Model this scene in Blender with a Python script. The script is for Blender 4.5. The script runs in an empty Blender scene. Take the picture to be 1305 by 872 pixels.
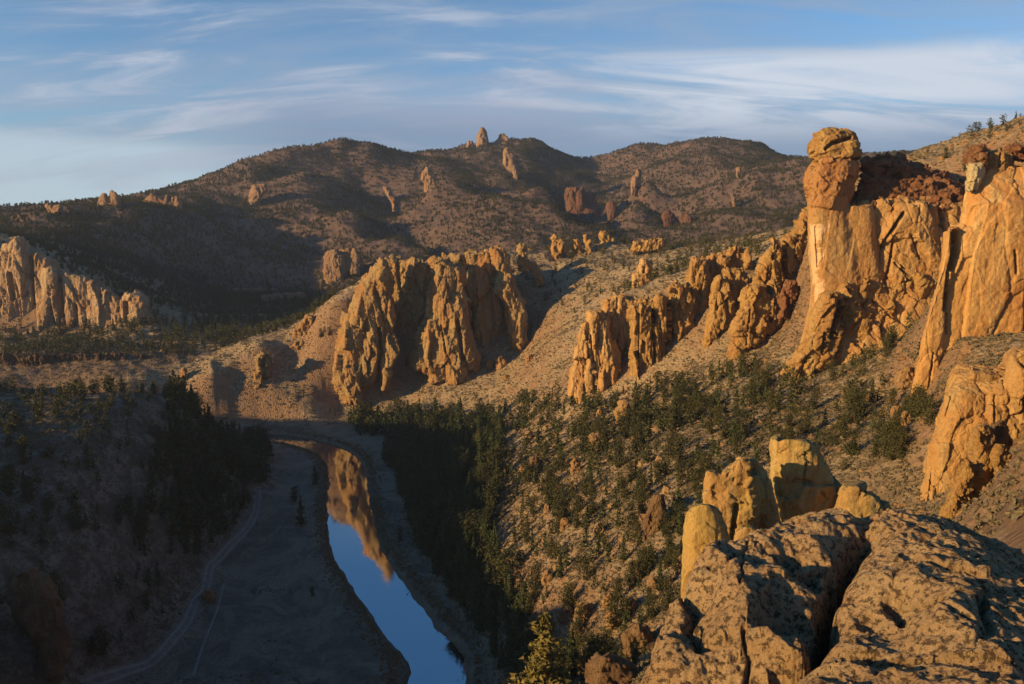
import bpy, math, random, time
import numpy as np
import openvdb as vdb
T0 = time.time()
rng = np.random.default_rng(7)
random.seed(7)
C = bpy.data.collections.new('scene'); bpy.context.scene.collection.children.link(C)

# ------------------------------------------------------------------ camera geometry
F = 1015.0; CX, CY = 652.5, 436.0; CAMZ = 150.0
HAZE = 6e-5
PIT = math.atan(136/F); SP, CP = math.sin(PIT), math.cos(PIT)
def ray(px, py):
    u = (np.asarray(px, float)-CX)/F; v = (CY-np.asarray(py, float))/F
    return u, CP+v*SP, -SP+v*CP
def W(px, py, Y):                       # point seen at px,py standing Y metres ahead
    dx, dy, dz = ray(px, py); t = Y/dy
    return np.stack(np.broadcast_arrays(dx*t, Y+0*t, CAMZ+dz*t), -1)
def WZ(px, py, z):                      # point seen at px,py at height z
    dx, dy, dz = ray(px, py); t = (z-CAMZ)/dz
    return np.array([dx*t, dy*t, z])
def proj(P):
    x, y, z = P[..., 0], P[..., 1], P[..., 2]-CAMZ
    f = y*CP-z*SP
    f = np.where(f < 1e-3, 1e-3, f)
    return CX+F*x/f, CY-F*(y*SP+z*CP)/f
SUN_AZ = math.radians(116)              # left of straight ahead
SUN_EL = math.radians(12.5)
SUN = np.array([-math.sin(SUN_AZ)*math.cos(SUN_EL), math.cos(SUN_AZ)*math.cos(SUN_EL), math.sin(SUN_EL)])

# ------------------------------------------------------------------ noise
def hsh(ix, iy, iz, s):
    h = (ix.astype(np.int64)*374761393+iy.astype(np.int64)*668265263+iz.astype(np.int64)*2147483647+s*1274126177) & 0xFFFFFFFF
    h = ((h ^ (h >> 13))*1274126177) & 0xFFFFFFFF
    h = ((h ^ (h >> 16))*2246822519) & 0xFFFFFFFF
    return h ^ (h >> 15)
def perlin(P, s=0):
    i = np.floor(P).astype(np.int64); f = P-i; w = f*f*f*(f*(f*6-15)+10)
    out = 0
    for a in (0, 1):
        for b in (0, 1):
            for c in (0, 1):
                h = hsh(i[:, 0]+a, i[:, 1]+b, i[:, 2]+c, s)
                g = ((h & 1023)/511.5-1)*(f[:, 0]-a)+(((h >> 10) & 1023)/511.5-1)*(f[:, 1]-b)+(((h >> 20) & 1023)/511.5-1)*(f[:, 2]-c)
                ww = (w[:, 0] if a else 1-w[:, 0])*(w[:, 1] if b else 1-w[:, 1])*(w[:, 2] if c else 1-w[:, 2])
                out = out+g*ww
    return out*1.1
def fbm(P, o=4, s=0, g=.5):
    r = 0; a = 1
    for k in range(o):
        r = r+a*perlin(P*2**k+k*17.3, s+k); a *= g
    return r
def ridged(P, o=4, s=0, g=.5):
    r = 0; a = 1
    for k in range(o):
        r = r+a*(1-2*np.abs(perlin(P*2**k+k*11.7, s+k))*1.6); a *= g
    return r
def worley(P, s=0):                     # F1, F2, hash of nearest cell, offset to its centre
    i = np.floor(P).astype(np.int64); n = len(P)
    f1 = np.full(n, 9.); f2 = np.full(n, 9.); hid = np.zeros(n, np.int64); off = np.zeros((n, 3))
    for a in (-1, 0, 1):
        for b in (-1, 0, 1):
            for c in (-1, 0, 1):
                h = hsh(i[:, 0]+a, i[:, 1]+b, i[:, 2]+c, s)
                d = np.stack([i[:, 0]+a+(h & 1023)/1024, i[:, 1]+b+((h >> 10) & 1023)/1024, i[:, 2]+c+((h >> 20) & 1023)/1024], 1)-P
                r = np.sqrt((d*d).sum(1))
                m = r < f1
                f2 = np.where(m, f1, np.minimum(f2, r)); f1 = np.where(m, r, f1)
                hid = np.where(m, h, hid); off[m] = d[m]
    return f1, f2, hid, off
def sstep(x, a, b):
    t = np.clip((x-a)/(b-a), 0, 1); return t*t*(3-2*t)

# ------------------------------------------------------------------ objects
def mesh_np(name, V, Fc, mat=None, smooth=True, idx=None):
    """Fc: list of int arrays (n,3) or (n,4); idx: list of material indices per array"""
    me = bpy.data.meshes.new(name)
    V = np.ascontiguousarray(V, np.float32)
    me.vertices.add(len(V)); me.vertices.foreach_set('co', V.ravel())
    Fc = [np.asarray(f, np.int32) for f in Fc if len(f)]
    lv = np.concatenate([f.ravel() for f in Fc]); tot = np.concatenate([np.full(len(f), f.shape[1], np.int32) for f in Fc])
    st = np.concatenate([[0], np.cumsum(tot)[:-1]]).astype(np.int32)
    me.loops.add(len(lv)); me.loops.foreach_set('vertex_index', lv)
    me.polygons.add(len(tot)); me.polygons.foreach_set('loop_start', st); me.polygons.foreach_set('loop_total', tot)
    me.polygons.foreach_set('use_smooth', np.full(len(tot), smooth))
    for m in (mat if isinstance(mat, list) else [mat] if mat else []): me.materials.append(m)
    if idx is not None: me.polygons.foreach_set('material_index', np.concatenate([np.asarray(i, np.int32) for i in idx]))
    me.update(calc_edges=True)
    return me
def link(name, me, parent=None, loc=(0, 0, 0)):
    o = bpy.data.objects.new(name, me); C.objects.link(o); o.location = loc
    if parent is not None: o.parent = parent
    return o
def tag(o, label=None, cat=None, group=None, kind=None):
    for k, v in (('label', label), ('category', cat), ('group', group), ('kind', kind)):
        if v: o[k] = v
    return o
def normals(V, Fc):
    N = np.zeros_like(V)
    for f in Fc:
        if not len(f): continue
        n = np.cross(V[f[:, 2]]-V[f[:, 0]], V[f[:, -1]]-V[f[:, 1]])
        for k in range(f.shape[1]):
            for c in range(3): N[:, c] += np.bincount(f[:, k], n[:, c], len(V))
    return N/np.maximum(np.linalg.norm(N, axis=1, keepdims=True), 1e-12)

# ------------------------------------------------------------------ materials
class NT:
    def __init__(s, name):
        s.m = bpy.data.materials.new(name); s.m.use_nodes = True; s.t = s.m.node_tree; s.t.nodes.clear()
        s.out = s.n('ShaderNodeOutputMaterial')
    def n(s, ty, **kw):
        nd = s.t.nodes.new(ty)
        for k, v in kw.items(): setattr(nd, k, v)
        return nd
    def l(s, a, b): s.t.links.new(a, b)
    def pos(s, sc=(1, 1, 1), rot=(0, 0, 0)):
        g = s.n('ShaderNodeNewGeometry'); mp = s.n('ShaderNodeMapping'); mp.inputs['Scale'].default_value = sc; mp.inputs['Rotation'].default_value = rot
        s.l(g.outputs['Position'], mp.inputs[0]); return mp.outputs[0]
    def noise(s, v, scale, det=6, rough=.6, dist=0):
        x = s.n('ShaderNodeTexNoise'); x.inputs['Scale'].default_value = scale; x.inputs['Detail'].default_value = det
        x.inputs['Roughness'].default_value = rough; x.inputs['Distortion'].default_value = dist; s.l(v, x.inputs['Vector']); return x.outputs['Fac']
    def voro(s, v, scale, feat='DISTANCE_TO_EDGE', out='Distance', rnd=1):
        x = s.n('ShaderNodeTexVoronoi', feature=feat); x.inputs['Scale'].default_value = scale; x.inputs['Randomness'].default_value = rnd
        s.l(v, x.inputs['Vector']); return x.outputs[out]
    def rng(s, v, a, b, c=0, d=1, smooth=True):
        x = s.n('ShaderNodeMapRange', interpolation_type='SMOOTHSTEP' if smooth else 'LINEAR')
        for i, q in zip((1, 2, 3, 4), (a, b, c, d)): x.inputs[i].default_value = q
        s.l(v, x.inputs[0]); return x.outputs[0]
    def mix(s, f, a, b, mode='MIX'):
        x = s.n('ShaderNodeMix', data_type='RGBA', blend_type=mode)
        for sock, q in ((x.inputs[0], f), (x.inputs[6], a), (x.inputs[7], b)):
            if isinstance(q, (int, float)): sock.default_value = q
            elif isinstance(q, tuple): sock.default_value = (*q, 1)
            else: s.l(q, sock)
        return x.outputs[2]
    def math(s, op, a, b=None, c=None):
        x = s.n('ShaderNodeMath', operation=op)
        for i, q in enumerate((a, b, c)):
            if q is None: continue
            if isinstance(q, (int, float)): x.inputs[i].default_value = q
            else: s.l(q, x.inputs[i])
        return x.outputs[0]
    def bump(s, h, dist, st=1, nrm=None):
        b = s.n('ShaderNodeBump'); b.inputs['Distance'].default_value = dist; b.inputs['Strength'].default_value = st
        s.l(h, b.inputs['Height'])
        if nrm is not None: s.l(nrm, b.inputs['Normal'])
        return b.outputs[0]
    def done(s, col, nrm=None, rough=.9, spec=.15):
        p = s.n('ShaderNodeBsdfPrincipled'); p.inputs['Roughness'].default_value = rough; p.inputs['Specular IOR Level'].default_value = spec
        if isinstance(col, tuple): p.inputs['Base Color'].default_value = (*col, 1)
        else: s.l(col, p.inputs['Base Color'])
        if nrm is not None: s.l(nrm, p.inputs['Normal'])
        s.l(p.outputs[0], s.out.inputs[0]); return s.m

def rock_mat(name, a, b, c, dark, S=1.0, crk=.12, patch=None, top=None, topz=.5, tilt=0, darkamt=.75, streak=.5, bmp=1.0):
    """a,b,c: rock tones; dark: varnish / lichen colour; S: metres of the largest tone patches"""
    t = NT(name); P = t.pos(rot=(0, tilt, 0)); PV = t.pos((1, 1, .16), rot=(0, tilt, 0))
    n1 = t.noise(P, .09/S, 5, .6, .6); n2 = t.noise(PV, .35/S, 8, .7, .3); n3 = t.noise(P, .55/S, 8, .72)
    col = t.mix(t.rng(n1, .36, .62), a, b)
    col = t.mix(t.rng(n2, .46, .66), col, c)
    col = t.mix(t.math('MULTIPLY', t.rng(n3, .52, .70), darkamt), col, dark)
    st = t.noise(PV, 1.3/S, 6, .75)
    col = t.mix(t.math('MULTIPLY', t.rng(st, .55, .72), streak), col, dark)
    fi = t.noise(P, 3.5/S, 8, .8)
    col = t.mix(t.rng(fi, .25, .8, .0, .55), col, t.mix(.5, col, (.95, .85, .7), 'MULTIPLY'), 'MIX')
    col = t.mix(.6, col, t.mix(t.rng(fi, .3, .7, 0, 1, False), (.45, .45, .45), (1.0, 1.0, 1.0)), 'MULTIPLY')
    if top:
        g = t.n('ShaderNodeNewGeometry'); sp = t.n('ShaderNodeSeparateXYZ'); t.l(g.outputs['Normal'], sp.inputs[0])
        k = t.math('ADD', sp.outputs[2], t.rng(n3, .3, .7, -.3, .3))
        col = t.mix(t.rng(k, topz, topz+.3, 0, .85), col, top)
    if patch:
        pc, _u, px1, z0_, z1_ = patch; g = t.n('ShaderNodeNewGeometry'); sp = t.n('ShaderNodeSeparateXYZ'); t.l(g.outputs['Position'], sp.inputs[0])
        wob_ = t.rng(t.noise(P, .12, 5, .65), .3, .7, -4.5, 4.5, False)
        xx = t.math('ADD', sp.outputs[0], wob_); zz_ = t.math('ADD', sp.outputs[2], t.math('MULTIPLY', wob_, 1.4))
        k = t.math('MULTIPLY', t.rng(xx, px1+.6, px1-.6), t.math('MULTIPLY', t.rng(zz_, z0_, z0_+3), t.rng(zz_, z1_, z1_-2)))
        k = t.math('MULTIPLY', k, t.rng(xx, px1-16, px1-13))
        col = t.mix(t.math('MULTIPLY', k, .8), col, pc)
    v = t.voro(t.pos((1, 1, .4), rot=(0, tilt, 0)), .45/S)
    cr = t.rng(v, 0, .06, 0, 1)
    h = t.math('ADD', t.math('MULTIPLY', t.noise(P, .8/S, 10, .72), 1.6), t.math('MULTIPLY', cr, crk))
    h = t.math('ADD', h, t.math('MULTIPLY', t.noise(PV, 1.0/S, 6, .7), .8))
    return t.done(col, t.bump(h, .9*S*bmp))

M = {}
M['orange'] = rock_mat('orange_tuff', (.47, .25, .095), (.50, .30, .12), (.58, .39, .18), (.17, .10, .055), 1.6, crk=.04, patch=((.66, .45, .26), -137, 128.5, 118, 155), darkamt=.5, streak=.5, bmp=.5)
M['wall'] = rock_mat('smooth_orange_tuff', (.50, .25, .085), (.54, .31, .11), (.62, .42, .19), (.25, .12, .055), 1.8, crk=.0, darkamt=.4, streak=.75, bmp=.22)
M['gold'] = rock_mat('golden_tuff', (.46, .28, .095), (.42, .23, .085), (.52, .34, .14), (.13, .085, .045), 1.3, darkamt=.7, streak=.55, bmp=.7)
M['red'] = rock_mat('red_brown_rock', (.28, .12, .06), (.32, .16, .08), (.38, .21, .11), (.07, .04, .03), 1.5, darkamt=.6)
M['central'] = rock_mat('ochre_tuff', (.47, .31, .14), (.47, .25, .10), (.44, .34, .17), (.14, .11, .06), 2.2, darkamt=.7, streak=.5, bmp=.9)
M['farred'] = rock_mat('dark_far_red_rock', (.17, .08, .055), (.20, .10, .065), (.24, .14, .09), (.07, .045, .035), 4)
M['cliff'] = rock_mat('pale_pink_tuff', (.52, .36, .22), (.48, .28, .15), (.58, .45, .30), (.15, .10, .07), 2.6, darkamt=.6, streak=.7, bmp=.8)
M['outcrop'] = rock_mat('cracked_orange_tuff', (.48, .25, .09), (.52, .31, .12), (.50, .34, .15), (.20, .12, .06), 1.3, crk=.06, darkamt=.6, streak=.6, bmp=.5)
M['neck'] = rock_mat('red_neck_tuff', (.40, .19, .075), (.44, .23, .09), (.48, .29, .12), (.18, .09, .05), 1.4, crk=.03, darkamt=.6, bmp=.5)
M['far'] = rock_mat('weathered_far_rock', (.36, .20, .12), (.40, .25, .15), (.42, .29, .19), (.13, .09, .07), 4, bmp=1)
M['basalt'] = rock_mat('rimrock_basalt', (.13, .075, .05), (.16, .10, .07), (.20, .13, .085), (.04, .03, .025), 1.5)
M['slab'] = rock_mat('yellow_lichen_tuff', (.52, .36, .12), (.47, .28, .11), (.56, .42, .19), (.17, .13, .07), .13, crk=.03, top=(.20, .16, .08), topz=.5, darkamt=.55, streak=.35, bmp=.5)
M['boulder'] = rock_mat('talus_boulder', (.40, .23, .10), (.46, .29, .13), (.36, .22, .13), (.12, .08, .05), .8, darkamt=.6)
M['darkb'] = rock_mat('dark_boulder', (.22, .13, .07), (.26, .16, .09), (.34, .22, .10), (.09, .065, .045), 1.2, darkamt=.6)

def fg_mat():
    t = NT('lichen_speckled_rock'); P = t.pos()
    n1 = t.noise(P, .9, 5, .6); n2 = t.noise(P, 3, 8, .7, .4); n3 = t.noise(P, 14, 8, .75); n4 = t.noise(P, 55, 4, .7)
    col = t.mix(t.rng(n1, .4, .6), (.70, .45, .23), (.78, .53, .28))
    col = t.mix(t.rng(n2, .55, .70, 0, .85), col, (.24, .11, .045))
    col = t.mix(t.rng(n2, .30, .42, .8, 0), col, (.55, .44, .27))
    col = t.mix(t.rng(n3, .49, .57, 0, .85), col, (.09, .06, .042))
    col = t.mix(t.rng(t.noise(P, 22, 5, .7), .60, .68, 0, .8), col, (.50, .45, .35))
    v = t.voro(P, 9, 'F1', 'Distance'); g = t.math('MULTIPLY', t.rng(v, .10, .16, 1, 0), t.rng(t.noise(P, 2.2, 2), .58, .64))
    col = t.mix(g, col, (.52, .54, .50))
    col = t.mix(.7, col, t.mix(t.rng(n4, .3, .65), (.62, .62, .62), (1, 1, 1)), 'MULTIPLY')
    h = t.math('ADD', t.math('MULTIPLY', t.noise(P, 5, 15, .8), 1.0), t.math('MULTIPLY', t.noise(P, 38, 8, .85), .45))
    pit = t.rng(t.voro(P, 7, 'SMOOTH_F1', 'Distance'), .0, .35, -.12, 0)
    h = t.math('ADD', h, pit)
    return t.done(col, t.bump(h, .17), .92, .1)
M['fg'] = fg_mat()

def ground_mat():
    t = NT('dry_slope_ground'); P = t.pos(); PS = t.pos((1, 1, 1))
    g = t.n('ShaderNodeNewGeometry'); sp = t.n('ShaderNodeSeparateXYZ'); t.l(g.outputs['Position'], sp.inputs[0])
    sn = t.n('ShaderNodeSeparateXYZ'); t.l(g.outputs['True Normal'], sn.inputs[0])
    n1 = t.noise(P, .012, 6, .6, .5); n2 = t.noise(P, .15, 8, .7); n3 = t.noise(P, .8, 8, .75); n4 = t.noise(P, .05, 6, .65)
    col = t.mix(t.rng(n1, .38, .62), (.31, .22, .125), (.37, .275, .16))
    col = t.mix(t.rng(n4, .45, .65), col, (.36, .27, .17))
    col = t.mix(t.rng(n2, .50, .68, 0, .75), col, (.155, .105, .07))
    col = t.mix(t.rng(n3, .54, .66, 0, .6), col, (.085, .065, .045))
    # rocky brown where steep
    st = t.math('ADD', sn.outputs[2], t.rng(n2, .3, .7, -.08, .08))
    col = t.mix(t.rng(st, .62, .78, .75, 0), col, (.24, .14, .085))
    wx = t.math('MULTIPLY', t.rng(t.math('ADD', sp.outputs[0], t.rng(n1, .3, .7, -25, 25)), -75, -125, 0, 1), t.rng(sp.outputs[1], 480, 560, 1, 0))  # basalt soil tone, with some of the west slope's shade put into the colour
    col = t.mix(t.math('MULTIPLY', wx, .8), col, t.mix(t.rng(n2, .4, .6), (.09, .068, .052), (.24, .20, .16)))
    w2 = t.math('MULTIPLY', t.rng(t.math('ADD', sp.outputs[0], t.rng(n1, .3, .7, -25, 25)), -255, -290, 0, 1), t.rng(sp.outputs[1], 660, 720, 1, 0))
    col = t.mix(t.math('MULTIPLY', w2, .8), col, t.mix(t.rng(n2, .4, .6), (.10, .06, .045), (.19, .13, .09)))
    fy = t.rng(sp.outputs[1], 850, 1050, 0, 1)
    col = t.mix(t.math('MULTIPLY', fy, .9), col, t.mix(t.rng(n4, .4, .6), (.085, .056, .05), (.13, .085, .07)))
    # valley floor: grey dry grass and weedy patches
    fl = t.rng(sp.outputs[2], 3.0, 7.5, 1, 0)
    pa = t.noise(P, .035, 8, .7, 1.2); pb = t.noise(t.pos((1, .35, 1), rot=(0, 0, .5)), .12, 8, .7, .8)
    fc = t.mix(t.rng(pa, .4, .6), (.14, .115, .085), (.25, .205, .15))
    fc = t.mix(t.rng(pb, .5, .62, 0, .8), fc, (.24, .20, .13))
    fc = t.mix(t.rng(t.noise(P, .6, 8, .75), .5, .7, 0, .6), fc, (.07, .06, .05))
    col = t.mix(fl, col, fc)
    # reddish reeds beside the water
    bk = t.rng(sp.outputs[2], .2, 1.9, 1, 0)
    rc = t.mix(t.rng(n3, .4, .6), (.17, .10, .06), (.26, .17, .10))
    col = t.mix(bk, col, rc)
    h = t.math('ADD', t.math('MULTIPLY', t.noise(P, .25, 12, .75), 2.2), t.math('MULTIPLY', t.rng(t.voro(P, .55, 'F1'), .1, .5, 1, 0), .6))
    return t.done(col, t.bump(h, 1.1, .9))
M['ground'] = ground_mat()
def simple(name, a, b, sc, lo=.4, hi=.6, bd=.05, rough=.9):
    t = NT(name); P = t.pos(); n = t.noise(P, sc, 6, .7)
    return t.done(t.mix(t.rng(n, lo, hi), a, b), t.bump(t.noise(P, sc*2, 6, .7), bd), rough)
M['road'] = simple('dirt_track', (.13, .11, .09), (.18, .155, .13), .5)
M['rut'] = simple('worn_rut', (.19, .165, .135), (.23, .20, .165), .5)
def leaf(name, a, b):
    t = NT(name); P = t.pos(); oi = t.n('ShaderNodeObjectInfo')
    col = t.mix(t.rng(t.noise(P, .9, 4, .7), .35, .65), a, b)
    col = t.mix(t.math('MULTIPLY', oi.outputs['Random'], .5), col, tuple(min(1, x*1.5) for x in b))
    return t.done(col, None, .85, .1)
M['juniper'] = leaf('juniper_foliage', (.030, .034, .014), (.052, .050, .020))
M['pine'] = leaf('pine_needles', (.028, .042, .020), (.055, .066, .026))
M['gpine'] = leaf('golden_pine_needles', (.085, .085, .022), (.16, .12, .035))
M['bark'] = simple('bark', (.09, .055, .035), (.14, .085, .055), 3)
M['shrub'] = leaf('sagebrush', (.09, .075, .045), (.15, .12, .075))
M['reed'] = leaf('dry_reeds', (.16, .10, .05), (.26, .17, .09))

def water_mat():
    t = NT('river_water'); b = t.bump(t.math('MULTIPLY', t.noise(t.pos((1, .6, 1)), .7, 6, .65), t.rng(t.noise(t.pos(), .05, 4), .45, .6, .25, 1)), .05, .28)
    gl = t.n('ShaderNodeBsdfGlossy'); gl.inputs['Roughness'].default_value = .035; gl.inputs['Color'].default_value = (.80, .82, .86, 1)
    df = t.n('ShaderNodeBsdfDiffuse'); df.inputs['Color'].default_value = (.012, .022, .028, 1)
    t.l(b, gl.inputs['Normal'])
    fr = t.n('ShaderNodeFresnel'); fr.inputs['IOR'].default_value = 2.4; t.l(b, fr.inputs['Normal'])
    mx = t.n('ShaderNodeMixShader'); t.l(t.math('MULTIPLY', fr.outputs[0], .66), mx.inputs[0]); t.l(df.outputs[0], mx.inputs[1]); t.l(gl.outputs[0], mx.inputs[2])
    t.l(mx.outputs[0], t.out.inputs[0]); return t.m
M['water'] = water_mat()

# ------------------------------------------------------------------ terrain
A = []                                  # anchors (x, y, z)
def gy(*r):
    for px, py, Y in r: A.append(W(px, py, Y))
def gz(*r):
    for px, py, z in r: A.append(WZ(px, py, z))
def hy(*r):                             # hidden points: px column, distance, height
    for px, Y, z in r: A.append(np.array([(px-CX)/F*Y, Y, z]))
# valley floor
gz((330,556,2),(440,552,3),(500,548,4),(470,590,2.5),(480,640,2.5),(500,740,2.5),(600,872,3),(560,800,2.5),(520,700,3),(400,872,2.5),(300,872,2.5),(220,872,3),(400,750,2.5),
   (330,750,3),(400,650,2.5),(370,600,2.5),(340,575,2.5),(345,640,3),(325,660,3),(270,740,3.5),(235,795,3.5),(180,840,4),(380,560,2),(240,872,3.5),(550,850,2.5),(350,820,2.8),(440,700,2.4))
# east slope
gz((540,600,8),(560,700,8),(600,760,16),(620,820,12),(650,800,22),(650,860,10),(590,640,16),(560,560,9),(620,560,18),(700,870,26),(700,750,38),(760,800,45),(800,860,52),(800,700,56),(850,650,66),(900,600,75),
   (640,700,26),(680,620,40),(740,650,50),(720,560,48),(800,580,64),(850,560,72),(1000,560,85),(950,520,84),(760,530,58),(700,520,42),(650,530,24),(740,511,60),(810,505,66),(880,480,79),(930,462,88))
gy((1020,490,322),(1100,560,226),(1100,480,285),(1050,520,270),(1180,530,228),(1160,480,262),(1150,560,205),(1100,640,185),(1205,480,222),(1000,430,385),(1010,470,345),(1150,440,280))
def ln(p, q, n):
    for t in np.linspace(0, 1, n): gy(tuple(p[i]*(1-t)+q[i]*t for i in range(3)))
ln((1030,482,330),(1100,432,343),6); ln((1110,428,344),(1215,368,349),8); ln((1090,275,372),(1235,275,372),10); ln((1165,540,229),(1215,440,229),7); ln((1222,432,230),(1400,425,230),8)
ln((1240,262,262),(1400,258,262),8); ln((1170,655,168),(1240,640,166),5); ln((1250,630,168),(1285,572,170),4); ln((1295,568,171),(1400,566,171),5); ln((1225,470,194),(1400,470,194),7)
gy((1240,665,146),(1290,640,143),(1260,665,140),(1098,246,385),(1098,240,420),(1110,215,400))
hy((1100,620,130),(1180,540,165))
gy((1240,442,214),(1300,430,210),(1230,690,120),(1300,690,110),(1340,620,150))
gy((880,455,418),(900,440,415),(960,470,362),(790,505,420),(860,400,450),(790,372,470),(960,350,440),(900,345,455),(1010,400,400),(1000,340,450))
# upper mesa right
gy((1150,230,395),(1120,205,400),(1170,203,410),(1215,192,410),(1250,185,380),(1300,166,350),(1350,156,340))
hy((1150,460,195),(1250,450,205),(1400,330,205),(1400,240,190),(1500,200,175),(1500,60,140),(1400,130,140),(1380,170,150),(1050,380,165),(1060,420,180),(1000,520,150),(1100,700,190),(1300,700,220),(1100,1100,150),(1300,1100,220),(1500,1000,230),(1400,160,128))
# crest behind the fins and the central formation
gy((205,492,600),(220,530,592),(270,470,612),(330,440,642),(410,402,655),(425,394,652),(440,387,656),(455,378,665),(300,500,615),(330,520,604),(400,500,626),(430,508,634),(460,508,634),(490,494,640),(520,486,652),(380,460,650),(540,474,648),(610,472,650),(660,452,662),(640,500,600),
   (600,520,588),(700,400,660),(740,350,700),(700,350,720),(760,400,610),(720,470,530),(690,500,520),(720,322,765),(770,305,785),(700,315,770),(800,322,740),(860,315,715),(1000,308,600),(950,325,600),(900,330,620),(850,350,560),(820,370,510),
   (640,318,755),(600,328,730),(540,334,705),(490,338,700),(480,540,600),(430,545,594),(700,440,600),(610,440,672),(560,340,700),(620,400,690),(690,370,700))
hy((600,900,95),(500,880,70),(700,950,100),(800,960,115),(900,900,110),(1000,850,120),(450,800,66),(440,760,74),(330,720,62),(250,680,56))
# left slope and plateau
gz((150,868,3.5),(0,868,28),(60,820,28),(105,885,5),(0,760,40),(0,700,49),(0,640,58),(0,600,63),(0,560,68),(0,520,73),(0,499,75),(100,505,74),(200,507,68),(100,560,66),(100,600,59),(100,650,50),(100,700,41),(100,750,32),(150,800,14),
   (200,750,13),(200,700,22),(200,650,34),(200,600,46),(200,560,57),(240,520,60),(240,560,46),(250,600,31),(250,650,20),(250,700,9),(300,640,7),(300,600,12),(290,560,22),(330,600,4),(260,540,46),(300,670,4.5),(240,745,5))
hy((-100,300,70),(-100,450,76),(-300,400,92),(-300,250,88),(-300,150,82),(-100,150,48),(0,150,42),(-600,300,106),(-600,600,92),(-200,530,72),  # unseen plateau beyond the left edge, raised to lift its shadow over the valley
   (100,470,20),(0,480,30),(200,500,9),(240,540,4),(100,530,4),(0,560,6),(-100,600,20),(280,520,8),(160,540,4),(0,90,20),(300,100,5),(450,150,3),(450,200,2.5),(300,200,3.5),(150,180,6),(100,100,6),(550,200,2.5),(600,170,8))
# rimrock, bench and the left cliff
gy((0,495,585),(100,494,585),(180,492,590),(0,470,612),(100,465,615),(180,470,612),(0,452,632),(100,452,632),(200,455,640),(250,452,655),(100,436,715),(0,430,715),
   (250,420,790),(300,400,900),(350,390,980),(230,400,900),(400,385,1000),(200,436,715),(300,430,720),(430,372,1050),(360,372,1120),(60,342,770),(215,420,770),(300,415,800),(270,372,1120),(500,345,1020))
ln((-90,418,736),(0,424,738),5); ln((15,425,738),(100,433,738),6); ln((110,431,738),(192,414,738),6)
ln((-90,304,778),(-40,304,778),3); ln((-25,312,776),(20,312,778),3); ln((35,330,778),(50,345,778),2); ln((60,350,778),(110,362,780),4); ln((120,368,780),(150,380,780),3); ln((160,384,778),(190,392,778),3); gy((60,318,850),(0,302,850),(120,345,850),(170,365,850))
hy((-200,850,150),(-200,1000,170),(-400,900,90),(-600,1200,80),(-800,700,85),(-200,700,60))
# far hills
gy((0,285,1120),(40,272,1120),(70,262,1150),(100,262,1180),(140,262,1200),(210,258,1320),(250,252,1450),(100,320,960),(200,350,960),(230,385,930),(280,368,1170),(20,300,1000),(150,300,1080),(220,300,1180),(270,330,1180),
   (270,243,1650),(310,215,1760),(365,188,1850),(430,184,1900),(480,192,1920),(520,205,1950),(300,300,1350),(330,260,1550),(390,220,1700),(370,330,1200),(430,345,1120),(470,340,1130),(440,300,1250),(400,280,1380),
   (380,240,1600),(450,262,1420),(510,285,1300),(550,294,1230),(545,325,1160),(500,262,1740),(520,280,1640),(540,250,1780),(560,315,1250),(470,247,1780),(420,225,1680),(535,275,1600),
   (600,332,1150),(650,304,1260),(700,302,1300),(600,290,1330),(640,270,1400),(640,247,1500),(580,235,1560),(545,232,1600),(700,264,1400),(750,300,1310),(680,285,1340),
   (560,218,1850),(580,225,1750),(620,232,1750),(660,232,1780),(560,204,2020),(600,191,2150),(620,177,2200),(650,170,2230),(680,173,2230),(720,190,2280),(755,199,2350),(700,215,2000),(690,235,1620),(725,258,1850),(740,285,1640),(760,240,2020),(765,215,2200),(780,270,1800),(770,295,1560),(810,290,1600),
   (780,192,2300),(810,183,2250),(850,183,2200),(905,168,2150),(930,178,2050),(960,192,1950),(1000,206,1850),(1040,218,1850),(1080,226,1850),(860,205,1900),(825,225,1650),(812,250,1500),(850,262,1680),(862,280,1560),(900,240,1600),(950,230,1560),(900,280,1330),(950,270,1350),(1000,280,1200),(1000,240,1450),(860,300,1290),(920,205,1850),(800,305,1300),(1040,250,1400))
hy((450,1540,176),(500,1420,146),(400,1720,232),(540,1350,134),(640,1640,200),(700,1560,170),(580,1680,228),(740,1480,142),(745,1500,150),(860,1480,160))
gy((880,176,2180),(925,175,2110),(905,182,2020),(785,196,2320),(740,198,2330),(640,171,2230),(665,170,2230),(600,190,2150))
hy((620,2700,300),(400,2500,250),(200,2200,150),(0,2000,120),(905,2700,300),(1100,2500,250),(1100,1700,330),(1300,2000,330),(1300,3500,200),(650,4000,200),(0,4500,100),(-400,3000,100),(-400,1800,110),(1100,1400,250))
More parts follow.
